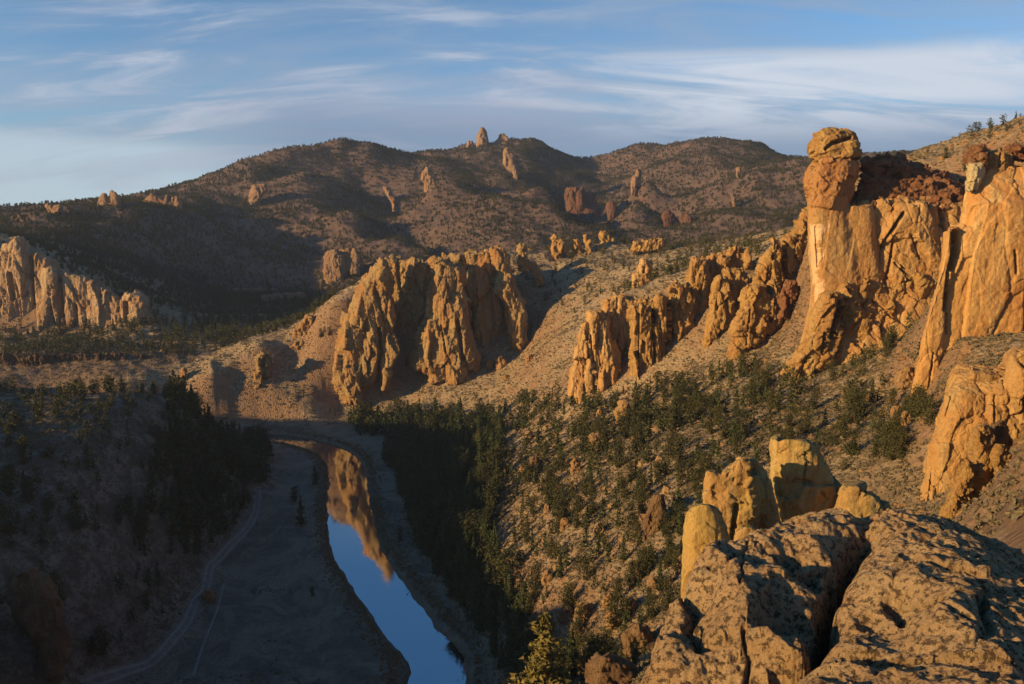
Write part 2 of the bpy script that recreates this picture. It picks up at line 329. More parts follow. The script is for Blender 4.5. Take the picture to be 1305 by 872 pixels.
# this side of the valley: the ridge the camera stands on
hy((650,100,78),(650,50,104),(650,22,128),(500,50,90),(300,50,60),(800,100,84),(900,60,106),(1000,60,112),(1000,110,97),(1150,60,118),(1100,110,104),(1300,80,118),(650,150,62),(600,110,56),(720,160,52),(0,50,60),(800,150,62),(900,140,74),(1000,150,86),(1100,25,138),(800,22,136),(1300,30,136),(300,22,120),(1000,14,142))
for x, y, z in ((-60,0,60),(-30,0,110),(-8,0,140),(30,0,140),(60,0,146),(0,-30,140),(40,-60,150),(-60,-60,80),(-100,0,15),(-100,-80,20),(100,-100,170),(200,0,185),(200,-200,190),(-180,20,8),(-260,40,45),(-320,60,66),(-420,0,72),(-220,-150,6),(-320,-140,50),
                (-500,-300,80),(-200,-400,20),(0,-500,200),(-900,-300,70),(-2000,-800,60),(-2500,800,70),(-900,300,84),(-1200,1000,90),(-6000,0,60),(-6000,4000,60),(-3500,-3500,60),(0,-6000,100),(500,-700,220),(2000,-2000,250),(1500,0,240),(700,100,220),(700,700,230),(3500,2500,200),(6500,0,200),(0,7000,100),(4500,5500,150),(-4500,5500,60)):
    A.append(np.array([x, y, z], float))
A = np.array(A)
def pol(x, y): return np.arctan2(x, y), np.log(np.hypot(x, y)+1e-6)
KW = .03
def rbf_fit(a, l, z, lam=1.2e-3):
    d = np.sqrt((a[:, None]-a[None])**2+(l[:, None]-l[None])**2+1e-5); n = len(z)
    Mx = np.zeros((n+1, n+1)); Mx[:n, :n] = -d-KW*.0*np.eye(n); Mx[:n, n] = 1; Mx[n, :n] = 1
    Mx[:n, :n] += lam*np.eye(n)
    return np.linalg.solve(Mx, np.append(z, 0))
def rbf_eval(a0, l0, w, a, l):
    out = np.empty(a.shape); af = a.ravel(); lf = l.ravel(); o = np.empty(len(af))
    for s in range(0, len(af), 60000):
        d = np.sqrt((af[s:s+60000, None]-a0)**2+(lf[s:s+60000, None]-l0)**2+1e-5)
        o[s:s+60000] = -d@w[:-1]+w[-1]
    return o.reshape(a.shape)
Aa, Al = pol(A[:, 0], A[:, 1]); Wt = rbf_fit(Aa, Al, A[:, 2])

az = np.radians(np.concatenate([np.linspace(-180, -42, 70)[:-1], np.linspace(-42, 42, 950), np.linspace(42, 180, 70)[1:]]))
lr = np.concatenate([np.linspace(math.log(3.5), math.log(95), 80)[:-1], np.linspace(math.log(95), math.log(2450), 720), np.linspace(math.log(2450), math.log(3400), 20)[1:]])
AZ, LR = np.meshgrid(az, lr, indexing='ij'); R = np.exp(LR); X = np.sin(AZ)*R; Y = np.cos(AZ)*R
# smooth base: evaluate the RBF on a coarser lattice, blur it, then resample
az_c = np.radians(np.concatenate([np.linspace(-180, -42, 70)[:-1], np.linspace(-42, 42, 440), np.linspace(42, 180, 70)[1:]]))
lr_c = np.linspace(math.log(3.5), math.log(8000), 820)
ZC = rbf_eval(Aa, Al, Wt, *np.meshgrid(az_c, lr_c, indexing='ij'))
for _ in range(1):
    ZC[1:-1] = .25*ZC[:-2]+.5*ZC[1:-1]+.25*ZC[2:]; ZC[:, 1:-1] = .25*ZC[:, :-2]+.5*ZC[:, 1:-1]+.25*ZC[:, 2:]
def bil(ax, ay, G, a, l):
    i = np.clip(np.searchsorted(ax, a)-1, 0, len(ax)-2); j = np.clip(np.searchsorted(ay, l)-1, 0, len(ay)-2)
    u = np.clip((a-ax[i])/(ax[i+1]-ax[i]), 0, 1); v = np.clip((l-ay[j])/(ay[j+1]-ay[j]), 0, 1)
    return G[i, j]*(1-u)*(1-v)+G[i+1, j]*u*(1-v)+G[i, j+1]*(1-u)*v+G[i+1, j+1]*u*v
Z = bil(az_c, lr_c, ZC, AZ, LR)
P3 = np.stack([X, Y, Z*.6], -1).reshape(-1, 3)
rf = R.ravel(); zf = Z.ravel()
lift = sstep(zf, 4.5, 22)
n = lift*np.clip(.0075*(rf-250), 0, 9.5)*(ridged(P3/210, 3, 3)-.9)*.9
n += lift*sstep(rf, 950, 1350)*12*(ridged(P3/460, 2, 15)-.7)
n += lift*np.clip(.006*rf, .5, 6)*fbm(P3/60, 3, 9)
n += lift*np.clip(.003*rf, .35, 2.2)*(ridged(P3/16, 2, 21)-.9)*.6
m = rf < 1300
n[m] += (lift[m]*.45+.05)*fbm(P3[m]/4.5, 2, 31)
Z = Z+n.reshape(Z.shape)
# river channel
RV = [(-330,-620),(-230,-330),(-190,-150),(-150,0),(-105,90),(-52,170)]
for a, b, py in ((520,592,872),(480,560,800),(440,515,740),(418,490,700),(417,478,665),(420,468,640),(421,465,605),(412,462,588),(388,448,574),(338,418,563),(270,370,557.5)):
    p = WZ((a+b)/2, py, 0); RV.append((p[0], p[1]))
RV += [(-255, 558), (-330, 533), (-430, 505), (-560, 520), (-700, 600)]
def smooth_line(P, n=8):
    P = np.array(P, float); P = np.vstack([2*P[0]-P[1], P, 2*P[-1]-P[-2]]); out = []
    for k in range(1, len(P)-2):
        p0, p1, p2, p3 = P[k-1:k+3]
        for t in np.linspace(0, 1, n, endpoint=False):
            out.append(.5*((2*p1)+(-p0+p2)*t+(2*p0-5*p1+4*p2-p3)*t*t+(-p0+3*p1-3*p2+p3)*t**3))
    out.append(P[-2]); return np.array(out)
RL = smooth_line(RV)
def dline(px, py, L):
    best = np.full(px.shape, 1e9)
    for a, b in zip(L[:-1], L[1:]):
        ab = b-a; t = np.clip(((px-a[0])*ab[0]+(py-a[1])*ab[1])/(ab@ab+1e-9), 0, 1)
        best = np.minimum(best, np.hypot(px-a[0]-t*ab[0], py-a[1]-t*ab[1]))
    return best
mk = (R < 1000)
dr = np.full(R.shape, 1e3); dr[mk] = dline(X[mk], Y[mk], RL)
wob = np.zeros(R.shape); wob[mk] = 1.6*fbm(np.stack([X[mk]/14, Y[mk]/14, 0*X[mk]], 1), 3, 5)
e = dr+wob+np.interp(Y, [0, 290, 400, 480, 560], [3.2, 3.0, .6, 1.6, 2.2])
floor = np.where(e < 10.3, -1.6, -1.6+3.6*sstep(e, 9.8, 16))
Z = np.where(e < 38, floor+(np.maximum(Z, 2)-2)*sstep(e, 15, 38), np.maximum(Z, 1.6+.3*np.abs(wob)))
HZ = Z
def ground(x, y):
    a, l = pol(x, y); return bil(az, lr, HZ, a, l)
nA, nR = AZ.shape
I = np.arange(nA*nR).reshape(nA, nR)
Q = np.stack([I[:-1, :-1], I[1:, :-1], I[1:, 1:], I[:-1, 1:]], -1).reshape(-1, 4)[:, ::-1]
V = np.stack([X, Y, Z], -1).reshape(-1, 3)
far = R[:-1, :-1].reshape(-1) > 1000
def sub(V, Q):
    u, inv = np.unique(Q, return_inverse=True); return V[u], inv.reshape(Q.shape)
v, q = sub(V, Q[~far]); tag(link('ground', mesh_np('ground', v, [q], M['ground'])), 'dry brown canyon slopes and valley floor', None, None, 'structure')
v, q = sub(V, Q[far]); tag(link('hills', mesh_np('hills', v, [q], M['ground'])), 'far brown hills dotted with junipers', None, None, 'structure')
# river sheet
def ribbon(L, w, z=None, dz=0):
    L = np.array(L); t = np.gradient(L, axis=0); t /= np.linalg.norm(t, axis=1)[:, None]; nrm = np.stack([-t[:, 1], t[:, 0]], 1)
    k = np.linspace(-1, 1, 5); V = []
    for s in k:
        p = L+nrm*(w*s)
        V.append(np.column_stack([p, np.full(len(p), z) if z is not None else ground(p[:, 0], p[:, 1])+dz]))
    V = np.array(V); n = len(L); i = np.arange(5*n).reshape(5, n)
    return V.reshape(-1, 3), np.stack([i[:-1, :-1], i[:-1, 1:], i[1:, 1:], i[1:, :-1]], -1).reshape(-1, 4)[:, ::-1]
v, q = ribbon(RL, 17, 0.0)
tag(link('river', mesh_np('river', v, [q], M['water'])), 'still river reflecting blue sky and lit cliffs', None, None, 'structure')
# dirt track
def zline(pts, z=3): return smooth_line([WZ(px, py, z)[:2] for px, py in pts], 14)
TR = zline([(40,935),(110,888),(155,864),(200,838),(235,800),(250,768),(262,750),(272,722),(300,690),(322,662),(329,640),(333,634),(372,633),(382,624),(378,615),(350,608)])
v, q = ribbon(TR, 2.1, None, .16); tag(link('dirt_track', mesh_np('dirt_track', v, [q], M['road'])), 'pale dirt track winding along the valley floor', None, None, 'structure')
def offs(L, d):
    t = np.gradient(L, axis=0); t /= np.linalg.norm(t, axis=1)[:, None]; return L+np.stack([-t[:, 1], t[:, 0]], 1)*d
for d in (-1.1, 1.1):
    v, q = ribbon(offs(TR, d), .38, None, .21); tag(link('track_rut', mesh_np('track_rut', v, [q], M['rut'])), 'pale wheel rut worn into the dirt track', None, None, 'structure')
TP = zline([(246,858),(258,820),(276,775),(285,742)])
v, q = ribbon(TP, .5, None, .12); tag(link('footpath', mesh_np('footpath', v, [q], M['rut'])), 'thin pale footpath across the meadow', None, None, 'structure')
print('terrain', time.time()-T0)

# ------------------------------------------------------------------ rocks
def block_disp(V, sc, aniso, amp, tilt, s):
    """faceted blocks: every Voronoi cell gets its own flat push, with cracks between"""
    c, sn = math.cos(tilt), math.sin(tilt)
    Q = np.stack([V[:, 0]*c+V[:, 2]*sn, V[:, 1], -V[:, 0]*sn+V[:, 2]*c], 1)
    Q = Q/np.array([sc, sc, sc*aniso]); Q = Q+.14*np.stack([perlin(Q*1.7+9, s+50), perlin(Q*1.7+31, s+51), perlin(Q*1.7+57, s+52)], 1)
    f1, f2, h, off = worley(Q, s)
    push = (h & 255)/255-.5
    tl = off[:, 0]*(((h >> 8) & 255)/255-.5)+off[:, 1]*(((h >> 16) & 255)/255-.5)+off[:, 2]*(((h >> 20) & 255)/255-.5)
    return amp*(push*1.1+tl*2.6)-amp*.9*np.exp(-((f2-f1)/.05))*sstep(perlin(Q*.6+40, s+60), -.05, .3)
def rock(name, label, mat, Yf, lofts, cell=1.0, blk=(6, 2.5, 1.4), fb=.5, tilt=0, k=3.0, carve=(), group=None, cat='rock formation', seed=None, parent=None, deep=12):
    """each loft: rows (py, left px, right px[, dy]) seen at Yf+dy metres, D thickness in metres, n squareness"""
    seed = seed if seed is not None else abs(hash((len(label or name), lofts[0]['r'][0][0], lofts[0]['r'][0][1]))) % 9999
    mpp = Yf/F                              # metres per pixel
    allr = [r for L in lofts for r in L['r']]
    pad = 5*cell+blk[2]*.3/mpp
    x0 = min(r[1] for r in allr)-pad; x1 = max(r[2] for r in allr)+pad
    y0 = min(r[0] for r in allr)-pad; y1 = max(r[0] for r in allr)+deep+pad
    d0 = min((r[3] if len(r) > 3 else 0)+L.get('dy', 0) for L in lofts for r in L['r'])/mpp-pad
    d1 = max((r[3] if len(r) > 3 else 0)+L.get('dy', 0)+L['D'] for L in lofts for r in L['r'])/mpp+pad
    xs = np.arange(x0, x1, cell); ys = np.arange(y0, y1, cell); ds = np.arange(d0, d1, cell)
    G = None
    GX = xs[:, None, None]; GD = ds[None, None, :]
    for L in lofts:
        r = np.array([(q[0], q[1], q[2], q[3] if len(q) > 3 else 0) for q in L['r']], float); r = r[r[:, 0].argsort()]
        pyb = r[-1, 0]+deep
        le = np.interp(ys, r[:, 0], r[:, 1])[None, :, None]; ri = np.interp(ys, r[:, 0], r[:, 2])[None, :, None]
        fy = (np.interp(ys, r[:, 0], r[:, 3])+L.get('dy', 0))[None, :, None]/mpp
        D = L['D']/mpp; nn = L.get('n', 3.0)
        hw = np.maximum((ri-le)/2, .6); hd = D/2*np.ones_like(hw)
        top = r[0, 0]; tp = L.get('round', 0)
        a = np.abs(GX-(le+ri)/2)/hw; b = np.abs(GD-(fy+hd))/hd
        f = ((a**nn+b**nn)**(1/nn)-1)*np.minimum(hw, hd)
        cap = np.maximum(top-ys, ys-pyb)[None, :, None]
        f = np.maximum(f, cap+0*f)
        if G is None: G = f
        else:
            h = np.clip(.5+.5*(G-f)/k, 0, 1); G = G*(1-h)+f*h-k*h*(1-h)
    grid = vdb.FloatGrid(); G = np.clip(G, -6, 6); G[0] = G[-1] = 6; G[:, 0] = G[:, -1] = 6; G[:, :, 0] = G[:, :, -1] = 6
    grid.background = 6.0
    grid.copyFromArray(np.ascontiguousarray(G, np.float32))
    pts, tri, quad = grid.convertToPolygons(0.0, 0.0)
    px = x0+pts[:, 0]*cell; py = y0+pts[:, 1]*cell; dd = (d0+pts[:, 2]*cell)*mpp
    V = W(px, py, Yf+dd)
    Fc = [f for f in (tri, quad) if len(f)]
    N = normals(V, Fc)
    # outward test: extreme x point should have +x normal
    if N[np.argmax(V[:, 0]), 0] < 0: Fc = [f[:, ::-1] for f in Fc]; N = -N
    # relax the marching grid a little
    for _ in range(2):
        acc = np.zeros_like(V); cnt = np.zeros(len(V))
        for f in Fc:
            for i in range(f.shape[1]):
                j = (i+1) % f.shape[1]
                for c in range(3): acc[:, c] += np.bincount(f[:, i], V[f[:, j], c], len(V))
                cnt += np.bincount(f[:, i], minlength=len(V))
        V = .6*V+.4*acc/np.maximum(cnt, 1)[:, None]
    N = normals(V, Fc)
    sc, an, amp = blk
    d = block_disp(V, sc, an, amp, tilt, seed)+block_disp(V, sc*.42, an*.9, amp*.32, tilt*1.5, seed+7)
    d += fb*fbm(V/np.array([sc*1.4, sc*1.4, sc*2.0]), 5, seed+3, .55)
    d += fb*.25*(ridged(V/(sc*.35), 3, seed+13, .6)-1)
    V = V+N*d[:, None]
    if carve:
        qx, qy = proj(V)
        for pl, w, dp in carve:
            dist = dline(qx, qy, np.array(pl, float))
            V[:, 1] += dp*np.exp(-(dist/w)**4); V[:, 0] += .0
    # base point
    cxm, cym = V[:, 0].mean(), V[:, 1].mean()
    base = np.array([cxm, cym, float(ground(np.array([cxm]), np.array([cym]))[0])])
    if parent is not None: base = np.array(parent['base'][:])
    me = mesh_np(name, V-base, Fc, mat)
    o = link(name, me, parent, (0, 0, 0) if parent is not None else base)
    o['base'] = base.tolist()
    if parent is None: tag(o, label, cat, group)
    return o
def Lf(r, D, dy=0, n=3.0): return dict(r=r, D=D, dy=dy, n=n)

# --- the pillar with the bulbous head, and the cliff behind it
mon = rock('rock_pillar', 'tall orange rock pillar topped by a bulbous overhanging head', M['orange'], 335, [
    Lf([(262,1080,1112),(275,1066,1116),(350,1060,1128),(420,1050,1128),(450,1040,1120)], 28, 2, 4),
    Lf([(250,1031,1084),(262,1030,1082),(300,1031,1090),(340,1033,1100),(370,1034,1110),(400,1031,1112),(430,1024,1112),(460,1014,1105),(480,1008,1100)], 30, 0, 3.6)],
    blk=(12, 3, .5), fb=.6, carve=[([(1040,290),(1043,340)], 2, 1.0)])
rock('neck', None, M['neck'], 334.4, [Lf([(204,1044,1090),(210,1036,1095),(220,1028,1093),(235,1026,1089),(250,1028,1086),(258,1030,1083)], 30, 0, 3.2)], blk=(6, 1.2, 1.0), fb=.7, parent=mon, deep=5, k=2)
rock('head', None, M['gold'], 336, [Lf([(166,1052,1078),(170,1042,1086),(176,1036,1091),(184,1032,1094),(192,1031,1096),(200,1033,1094),(205,1040,1090)], 24, 1, 3),
    Lf([(197,1040,1092),(206,1040,1090)], 18, 4, 2.2), Lf([(181,1080,1092),(186,1078,1094),(192,1079,1094)], 12, -1.5, 3), Lf([(194,1076,1097),(200,1060,1097)], 14, -1, 3)],
    blk=(5, .6, 1.0), fb=.45, carve=[([(1053,190),(1062,182),(1076,178),(1084,176)], 2.2, 3.5), ([(1070,204),(1096,201)], 1.5, 4), ([(1034,207),(1066,207)], 1.2, 3)], parent=mon, deep=3, k=2)
cl = rock('cliff', 'sheer orange cliff joined to the back of the tall pillar with diagonal dark cracks', M['orange'], 350, [
    Lf([(258,1088,1240,1),(300,1085,1240,0),(360,1075,1240,-3),(420,1060,1230,-9),(480,1050,1220,-16)], 34, -9, 5),
    Lf([(262,1140,1200),(300,1120,1205),(350,1100,1215),(400,1085,1215),(440,1070,1180)], 14, -12, 2.5)],
    blk=(10, 2.2, 2.0), fb=1.0, tilt=.35, carve=[([(1152,272),(1135,298),(1120,320)], 2.2, 5), ([(1139,310),(1133,345),(1127,362)], 2.0, 5), ([(1195,255),(1200,280),(1206,302)], 2, 4), ([(1121,325),(1122,360)], 1, 2.5), ([(1085,250),(1080,275)], 2.5, 4),
    ([(1162,300),(1172,330)], 1, 2), ([(1140,335),(1165,360)], 1, 2.5)])
rock('cap_rock', None, M['red'], 352, [Lf([(206,1103,1130,10),(212,1100,1165,12),(222,1102,1190,10),(240,1096,1228,5),(262,1088,1236,0)], 24, -9, 4), Lf([(201,1122,1152),(206,1120,1156)], 10, 12, 3)],
    blk=(5, .6, 2.2), fb=1.0, parent=cl, deep=4)
rock('rock_buttress', 'jagged broken golden ribs leaning against the foot of the tall pillar', M['gold'], 318, [
    Lf([(378,1052,1064),(385,1044,1070),(400,1038,1072),(425,1030,1068),(450,1020,1062),(478,1008,1042),(488,1006,1034)], 16, 7),
    Lf([(362,1074,1088),(368,1070,1091),(380,1070,1094),(400,1068,1104),(425,1062,1110),(448,1056,1090)], 16, 13),
    Lf([(352,1098,1108),(370,1092,1120),(395,1090,1140),(420,1088,1135),(440,1080,1110)], 16, 16),
    Lf([(350,1150,1180),(362,1130,1200),(385,1120,1195),(405,1110,1150)], 16, 19)],
    blk=(5.0, 2.2, 2.2), fb=.9, tilt=-.45, k=1.2, carve=[([(1071,385),(1068,400),(1060,430)], 2.6, 6), ([(1052,425),(1048,450)], 1.4, 4)])
# --- the big wall on the right
wall = rock('cliff_wall', 'huge smooth orange rock wall at the right edge with a detached flake', M['wall'], 232, [
    Lf([(214,1240,1345,6),(240,1231,1370,3),(262,1228,1380),(285,1224,1390),(294,1210,1390),(320,1207,1390),(350,1200,1390),(400,1185,1390),(440,1175,1390),(480,1166,1390),(540,1157,1390)], 30, 0, 5),
    Lf([(289,1208,1221),(310,1206,1221),(340,1200,1215),(370,1191,1208),(400,1183,1207),(440,1173,1206),(500,1160,1200),(536,1154,1190)], 5, -1.2, 3.5)],
    cell=1.0, blk=(11, 3, .7), fb=.6, tilt=-.1, k=2.5, deep=14, carve=[([(1217,297),(1216,325),(1212,342)], 3.4, 6), ([(1209,345),(1206,372),(1204,395)], 2.0, 5), ([(1294,320),(1296,348)], 1.5, 2.5), ([(1190,450),(1184,495)], .9, 2.5), ([(1206,400),(1206,425)], 1.2, 2.5)])
rock('cap_block', None, M['gold'], 238, [Lf([(194,1262,1282),(198,1257,1288),(216,1256,1292),(226,1250,1345)], 10, 0, 5)], blk=(4, 1.5, .8), fb=.4, parent=wall, deep=6, carve=[([(1276,196),(1273,215)], 1, 2)])
rock('cap_block', None, M['red'], 236, [Lf([(187,1238,1256),(194,1233,1260),(212,1234,1258)], 9, 0, 4), Lf([(188,1285,1345),(200,1283,1345)], 14, 6, 4)], blk=(3, .8, .9), fb=.4, parent=wall, deep=3)
rock('cap_block', None, rock_mat('pale_tuff', (.52,.44,.26), (.50,.40,.22), (.56,.50,.34), (.26,.19,.10), 1.0, darkamt=.4, bmp=.4), 234, [Lf([(208,1235,1257),(225,1233,1252),(240,1232,1246)], 8, 0, 4)], blk=(3, 1.5, .5), fb=.3, parent=wall, deep=3)
rock('rock_outcrop', 'broad orange outcrop with a sloping earthy top below the big wall', M['outcrop'], 172, [
    Lf([(468,1222,1400,14),(478,1213,1400,6),(500,1207,1400,2),(540,1197,1400),(600,1179,1400),(640,1166,1400),(665,1160,1400)], 24, 0, 4),
    Lf([(446,1294,1400),(455,1284,1400),(492,1280,1400)], 18, 0, 4)],
    blk=(6, 2.0, 1.0), fb=.6, tilt=-.2, k=3, deep=20, carve=[([(1268,505),(1268,545)], 1.2, 2.5), ([(1188,600),(1182,650)], 1.2, 1.5), ([(1213,505),(1206,530)], 1.2, 1.5)])
rock('rock_pinnacle', 'knobbly yellow twin pinnacle standing before the orange outcrop', M['gold'], 150, [
    Lf([(543,1246,1256),(549,1242,1261),(565,1241,1262),(580,1240,1264),(610,1236,1266),(640,1230,1268),(655,1225,1272)], 6, 0, 2.4),
    Lf([(589,1229,1238),(596,1224,1240),(610,1219,1241),(630,1212,1240),(650,1200,1242),(662,1194,1242)], 6, -2, 2.4)], cell=.8, blk=(2.0, 1.4, .55), fb=.35, k=2, deep=12)
rock('rock_pinnacle', 'small round knob of rock balanced on a thin stem', M['gold'], 148, [
    Lf([(567,1269,1280),(571,1264,1284),(580,1262,1287),(590,1263,1286),(600,1267,1282),(606,1270,1280),(620,1270,1280),(640,1266,1284)], 3.6, 0, 2.3)], cell=.7, blk=(2, 1, .3), fb=.15, k=1, deep=20)
rock('rock_pinnacle', 'dark upright block behind the small round knob', M['darkb'], 156, [Lf([(538,1272,1278),(543,1267,1284),(560,1265,1286),(580,1264,1286)], 4, 0, 3)], cell=.8, blk=(2, 1.5, .5), fb=.2, deep=14)
for lab, r in (('rounded golden boulder below the twin pinnacle', (1216,1246,652,682)), ('pale squat boulder at the foot of the round knob', (1268,1290,652,676)), ('tiny round stone right of the squat boulder', (1287,1298,666,677)), ('grey boulder wedged left of the squat boulder', (1246,1266,650,676))):
    x0, x1, y0, y1 = r; w = (x1-x0)/2; c = (x0+x1)/2
    rock('boulder', lab, M['gold'], 143, [Lf([(y0,c-w*.5,c+w*.5),(y0+(y1-y0)*.2,c-w*.85,c+w*.85),((y0+y1)/2,c-w,c+w),(y1,c-w*.8,c+w*.8)], w*2*143/F, 0, 2.4)], cell=.7, blk=(1.4, 1, .35), fb=.15, deep=6, cat='boulder')

# --- the row of fins
FI = 'rock fins along the right bank slope'
rock('rock_fin', 'pink faced split pillar, leftmost of the golden fins', M['orange'], 426, [
    Lf([(399,752,764),(410,751,772),(430,750,778),(460,753,788),(485,755,786),(505,757,776)], 12, 0, 3), Lf([(412,743,750),(440,737,752),(470,730,754),(512,727,756)], 10, 2, 3),
    Lf([(378,782,796),(386,768,812),(400,764,818),(440,768,820),(480,772,815)], 14, 14, 4)],
    blk=(4, 4, 2.0), fb=.7, k=1.0, group=FI, carve=[([(752,420),(756,460),(758,505)], 1, 3)])
rock('rock_fin', 'fluted golden double pillar right of the pink split pillar', M['gold'], 424, [
    Lf([(392,806,822),(400,803,832),(430,806,836),(470,806,838),(490,806,830),(508,807,820)], 12, 0, 3), Lf([(379,838,848),(390,835,851),(420,835,852),(455,836,850),(466,838,848)], 11, 2, 3), Lf([(384,815,850),(400,812,856),(470,815,850)], 12, 10, 4)],
    blk=(3, 6, 2.2), fb=.7, k=1.0, group=FI, carve=[([(833,395),(835,470)], 1.3, 5), ([(815,400),(814,480)], .9, 3), ([(852,385),(854,470)], 1.8, 6)])
rock('rock_fin', 'narrow golden pillar with a pointed foot above bare ground', M['gold'], 432, [
    Lf([(364,858,872),(370,854,880),(395,856,882),(420,858,882),(440,862,872),(450,864,870)], 12, 0, 3), Lf([(372,876,892),(400,876,905),(440,880,900)], 12, 12, 4)],
    blk=(3.4, 3, 2.0), fb=.7, k=1.0, group=FI)
rock('rock_fin', 'tawny fin with a flat shoulder behind the narrow pillar', M['gold'], 440, [
    Lf([(331,884,898),(336,879,901),(350,878,904),(362,878,907),(385,879,908),(410,882,905)], 14, 0, 3), Lf([(324,908,922),(330,902,930),(345,900,935),(360,905,935)], 10, 8, 3), Lf([(317,932,944),(322,925,952),(335,920,954),(345,925,950)], 8, 12, 3),
    Lf([(316,949,954),(320,947,956),(326,950,956)], 4, 10, 2.3)],
    blk=(4.2, 2.8, 1.9), fb=.8, k=1.5, group=FI)
rock('rock_fin', 'lumpy golden fin between two dark gullies', M['gold'], 415, [
    Lf([(355,915,926),(362,911,930),(380,907,935),(395,905,937),(415,901,934),(428,899,915)], 12, 0, 2.8), Lf([(345,925,945),(360,928,955),(385,934,955),(410,936,950)], 12, 9, 4)],
    blk=(3.8, 2.8, 1.8), fb=.7, k=1.0, group=FI)
rock('rock_fin', 'stack of blocky golden boulders with an orange foot', M['gold'], 392, [
    Lf([(366,950,966),(374,945,976),(392,942,984),(410,938,984),(430,935,975),(445,930,956),(462,926,944)], 13, 0, 3), Lf([(362,985,992),(372,982,996),(392,982,997),(404,984,994)], 8, 4, 2.6), Lf([(378,960,990),(405,950,990),(425,945,975)], 10, 3, 3)],
    blk=(5, 1.7, 2.0), fb=.7, k=1.0, group=FI, carve=[([(956,395),(952,440)], .9, 2.5), ([(940,422),(978,428)], .8, 1.5), ([(984,375),(983,410)], 1.2, 4)])
rock('rock_fin', 'leaning golden column beside the dark broken ridge', M['gold'], 405, [
    Lf([(311,983,990),(318,978,995),(340,968,997),(355,963,998),(372,958,990)], 12, 0, 3), Lf([(300,1012,1026),(306,1000,1032),(320,992,1034),(345,992,1034),(365,992,1018)], 12, 8, 3), Lf([(268,1026,1034),(290,1014,1036),(305,1008,1036)], 10, 12, 3)],
    blk=(3.6, 3, 2.1), fb=.9, k=1.0, group=FI, tilt=.25, carve=[([(986,325),(980,365)], .9, 3), ([(1000,320),(998,345)], 1.6, 5)])
rock('rock_fin', 'dark broken rib running down to the slope right of the fins', M['red'], 385, [
    Lf([(360,1000,1012),(372,996,1016),(385,994,1012),(392,995,1004)], 8, 0, 3)], blk=(2.6, 2, 1.6), fb=.6, group=FI)
# --- central formation
rock('rock_tower', 'broad orange rock tower, leftmost of the three central towers', M['central'], 624, [
    Lf([(335,480,492),(342,476,495),(350,472,497),(365,462,498),(380,453,500),(392,448,503),(402,440,504),(415,436,500),(440,430,494),(470,425,488),(490,425,478),(503,434,462)], 34, 0, 2.8),
    Lf([(425,488,500),(432,486,506),(450,485,508),(470,486,500),(486,487,494)], 14, 3, 3),
    Lf([(332,486,520),(336,486,548),(345,488,552),(380,490,550),(420,498,540),(450,504,526),(470,506,518)], 22, 44, 5)],
    blk=(8, 3.4, 3.2), fb=1.6, k=1.5, carve=[([(483,420),(484,450),(479,490)], 2.2, 8)])
rock('rock_tower', 'middle of the three central towers, craggy with a tall dark slot', M['central'], 634, [
    Lf([(331,550,564),(340,552,586),(350,553,590),(370,549,591),(390,547,597),(405,543,601),(418,536,600),(440,530,606),(455,527,611),(468,530,606),(476,545,598)], 32, 0, 2.8),
    Lf([(324,575,640),(332,570,640),(360,585,640),(400,600,642),(430,604,630),(445,606,622)], 22, 40, 5)],
    blk=(8, 3.2, 3.4), fb=1.6, k=1.5, carve=[([(583,410),(587,440),(589,458)], 2.4, 8), ([(562,415),(568,450)], 1, 4), ([(596,385),(600,420)], 1.2, 4)])
rock('rock_tower', 'slender rightmost of the three central towers', M['central'], 655, [
    Lf([(352,640,652),(358,636,656),(370,634,658),(385,644,667),(400,645,670),(425,646,671),(440,652,672),(452,660,671)], 20, 0, 2.8),
    Lf([(318,626,640),(330,628,646),(345,632,650),(360,636,652)], 16, 6, 3)], blk=(6, 3.0, 2.8), fb=1.3, k=1.5)
CR = 'pale tors along the central crest'
for lab, Yf, lofts, mt in (
    ('knobbly tor above the slender tower', 700, [Lf([(312,662,669),(318,659,671),(332,660,672),(340,662,672)], 12), Lf([(334,668,678),(342,674,687),(352,680,692),(358,684,692)], 10, 2)], 'central'),
    ('broad yellow tor on the crest, leftmost of four', 752, [Lf([(300,704,710),(304,703,715),(314,703,720),(322,704,716),(328,708,714)], 12), Lf([(308,714,720),(316,712,721)], 8)], 'gold'),
    ('low twin tor right of the broad yellow tor', 758, [Lf([(305,732,736),(309,729,738),(318,729,741),(322,732,740)], 9)], 'gold'),
    ('tall thin leaning tor on the crest', 755, [Lf([(299,745,749),(304,744,752),(314,746,754),(324,748,754)], 8)], 'gold'),
    ('jagged pale tor, highest on the crest', 775, [Lf([(296,766,771),(300,763,778),(308,766,778)], 10), Lf([(304,776,784),(310,776,785)], 8)], 'gold'),
    ('long low pale outcrop on the crest below the far hills', 735, [Lf([(305,830,848),(309,808,850),(314,806,845)], 10)], 'gold'),
    ('pinkish craggy outcrop on the slope above the golden fins', 560, [Lf([(332,818,828),(338,816,831),(350,808,831),(362,806,824)], 9)], 'orange'),
    ('thin shadowed rib of rock left of the broad tower', 618, [Lf([(452,330,335),(458,326,334),(475,325,335),(494,326,333)], 8), Lf([(450,334,344),(460,334,347),(475,334,344)], 7, 4)], 'central'),
    ('pale rocky rib climbing the spur left of the towers', 655, [Lf([(404,392,398),(410,386,399),(420,376,396),(432,370,390)], 9, 8), Lf([(436,376,386),(446,366,386),(456,358,372)], 8, 0)], 'central'),
    ('little pale stub on the lower spur', 612, [Lf([(470,232,236),(474,231,238),(492,232,237)], 4)], 'central')):
    rock('rock_tor', lab, M[mt], Yf, lofts, cell=.8, blk=(3.5, 1.6, 1.6), fb=.8, k=1.0, group=CR, deep=6)
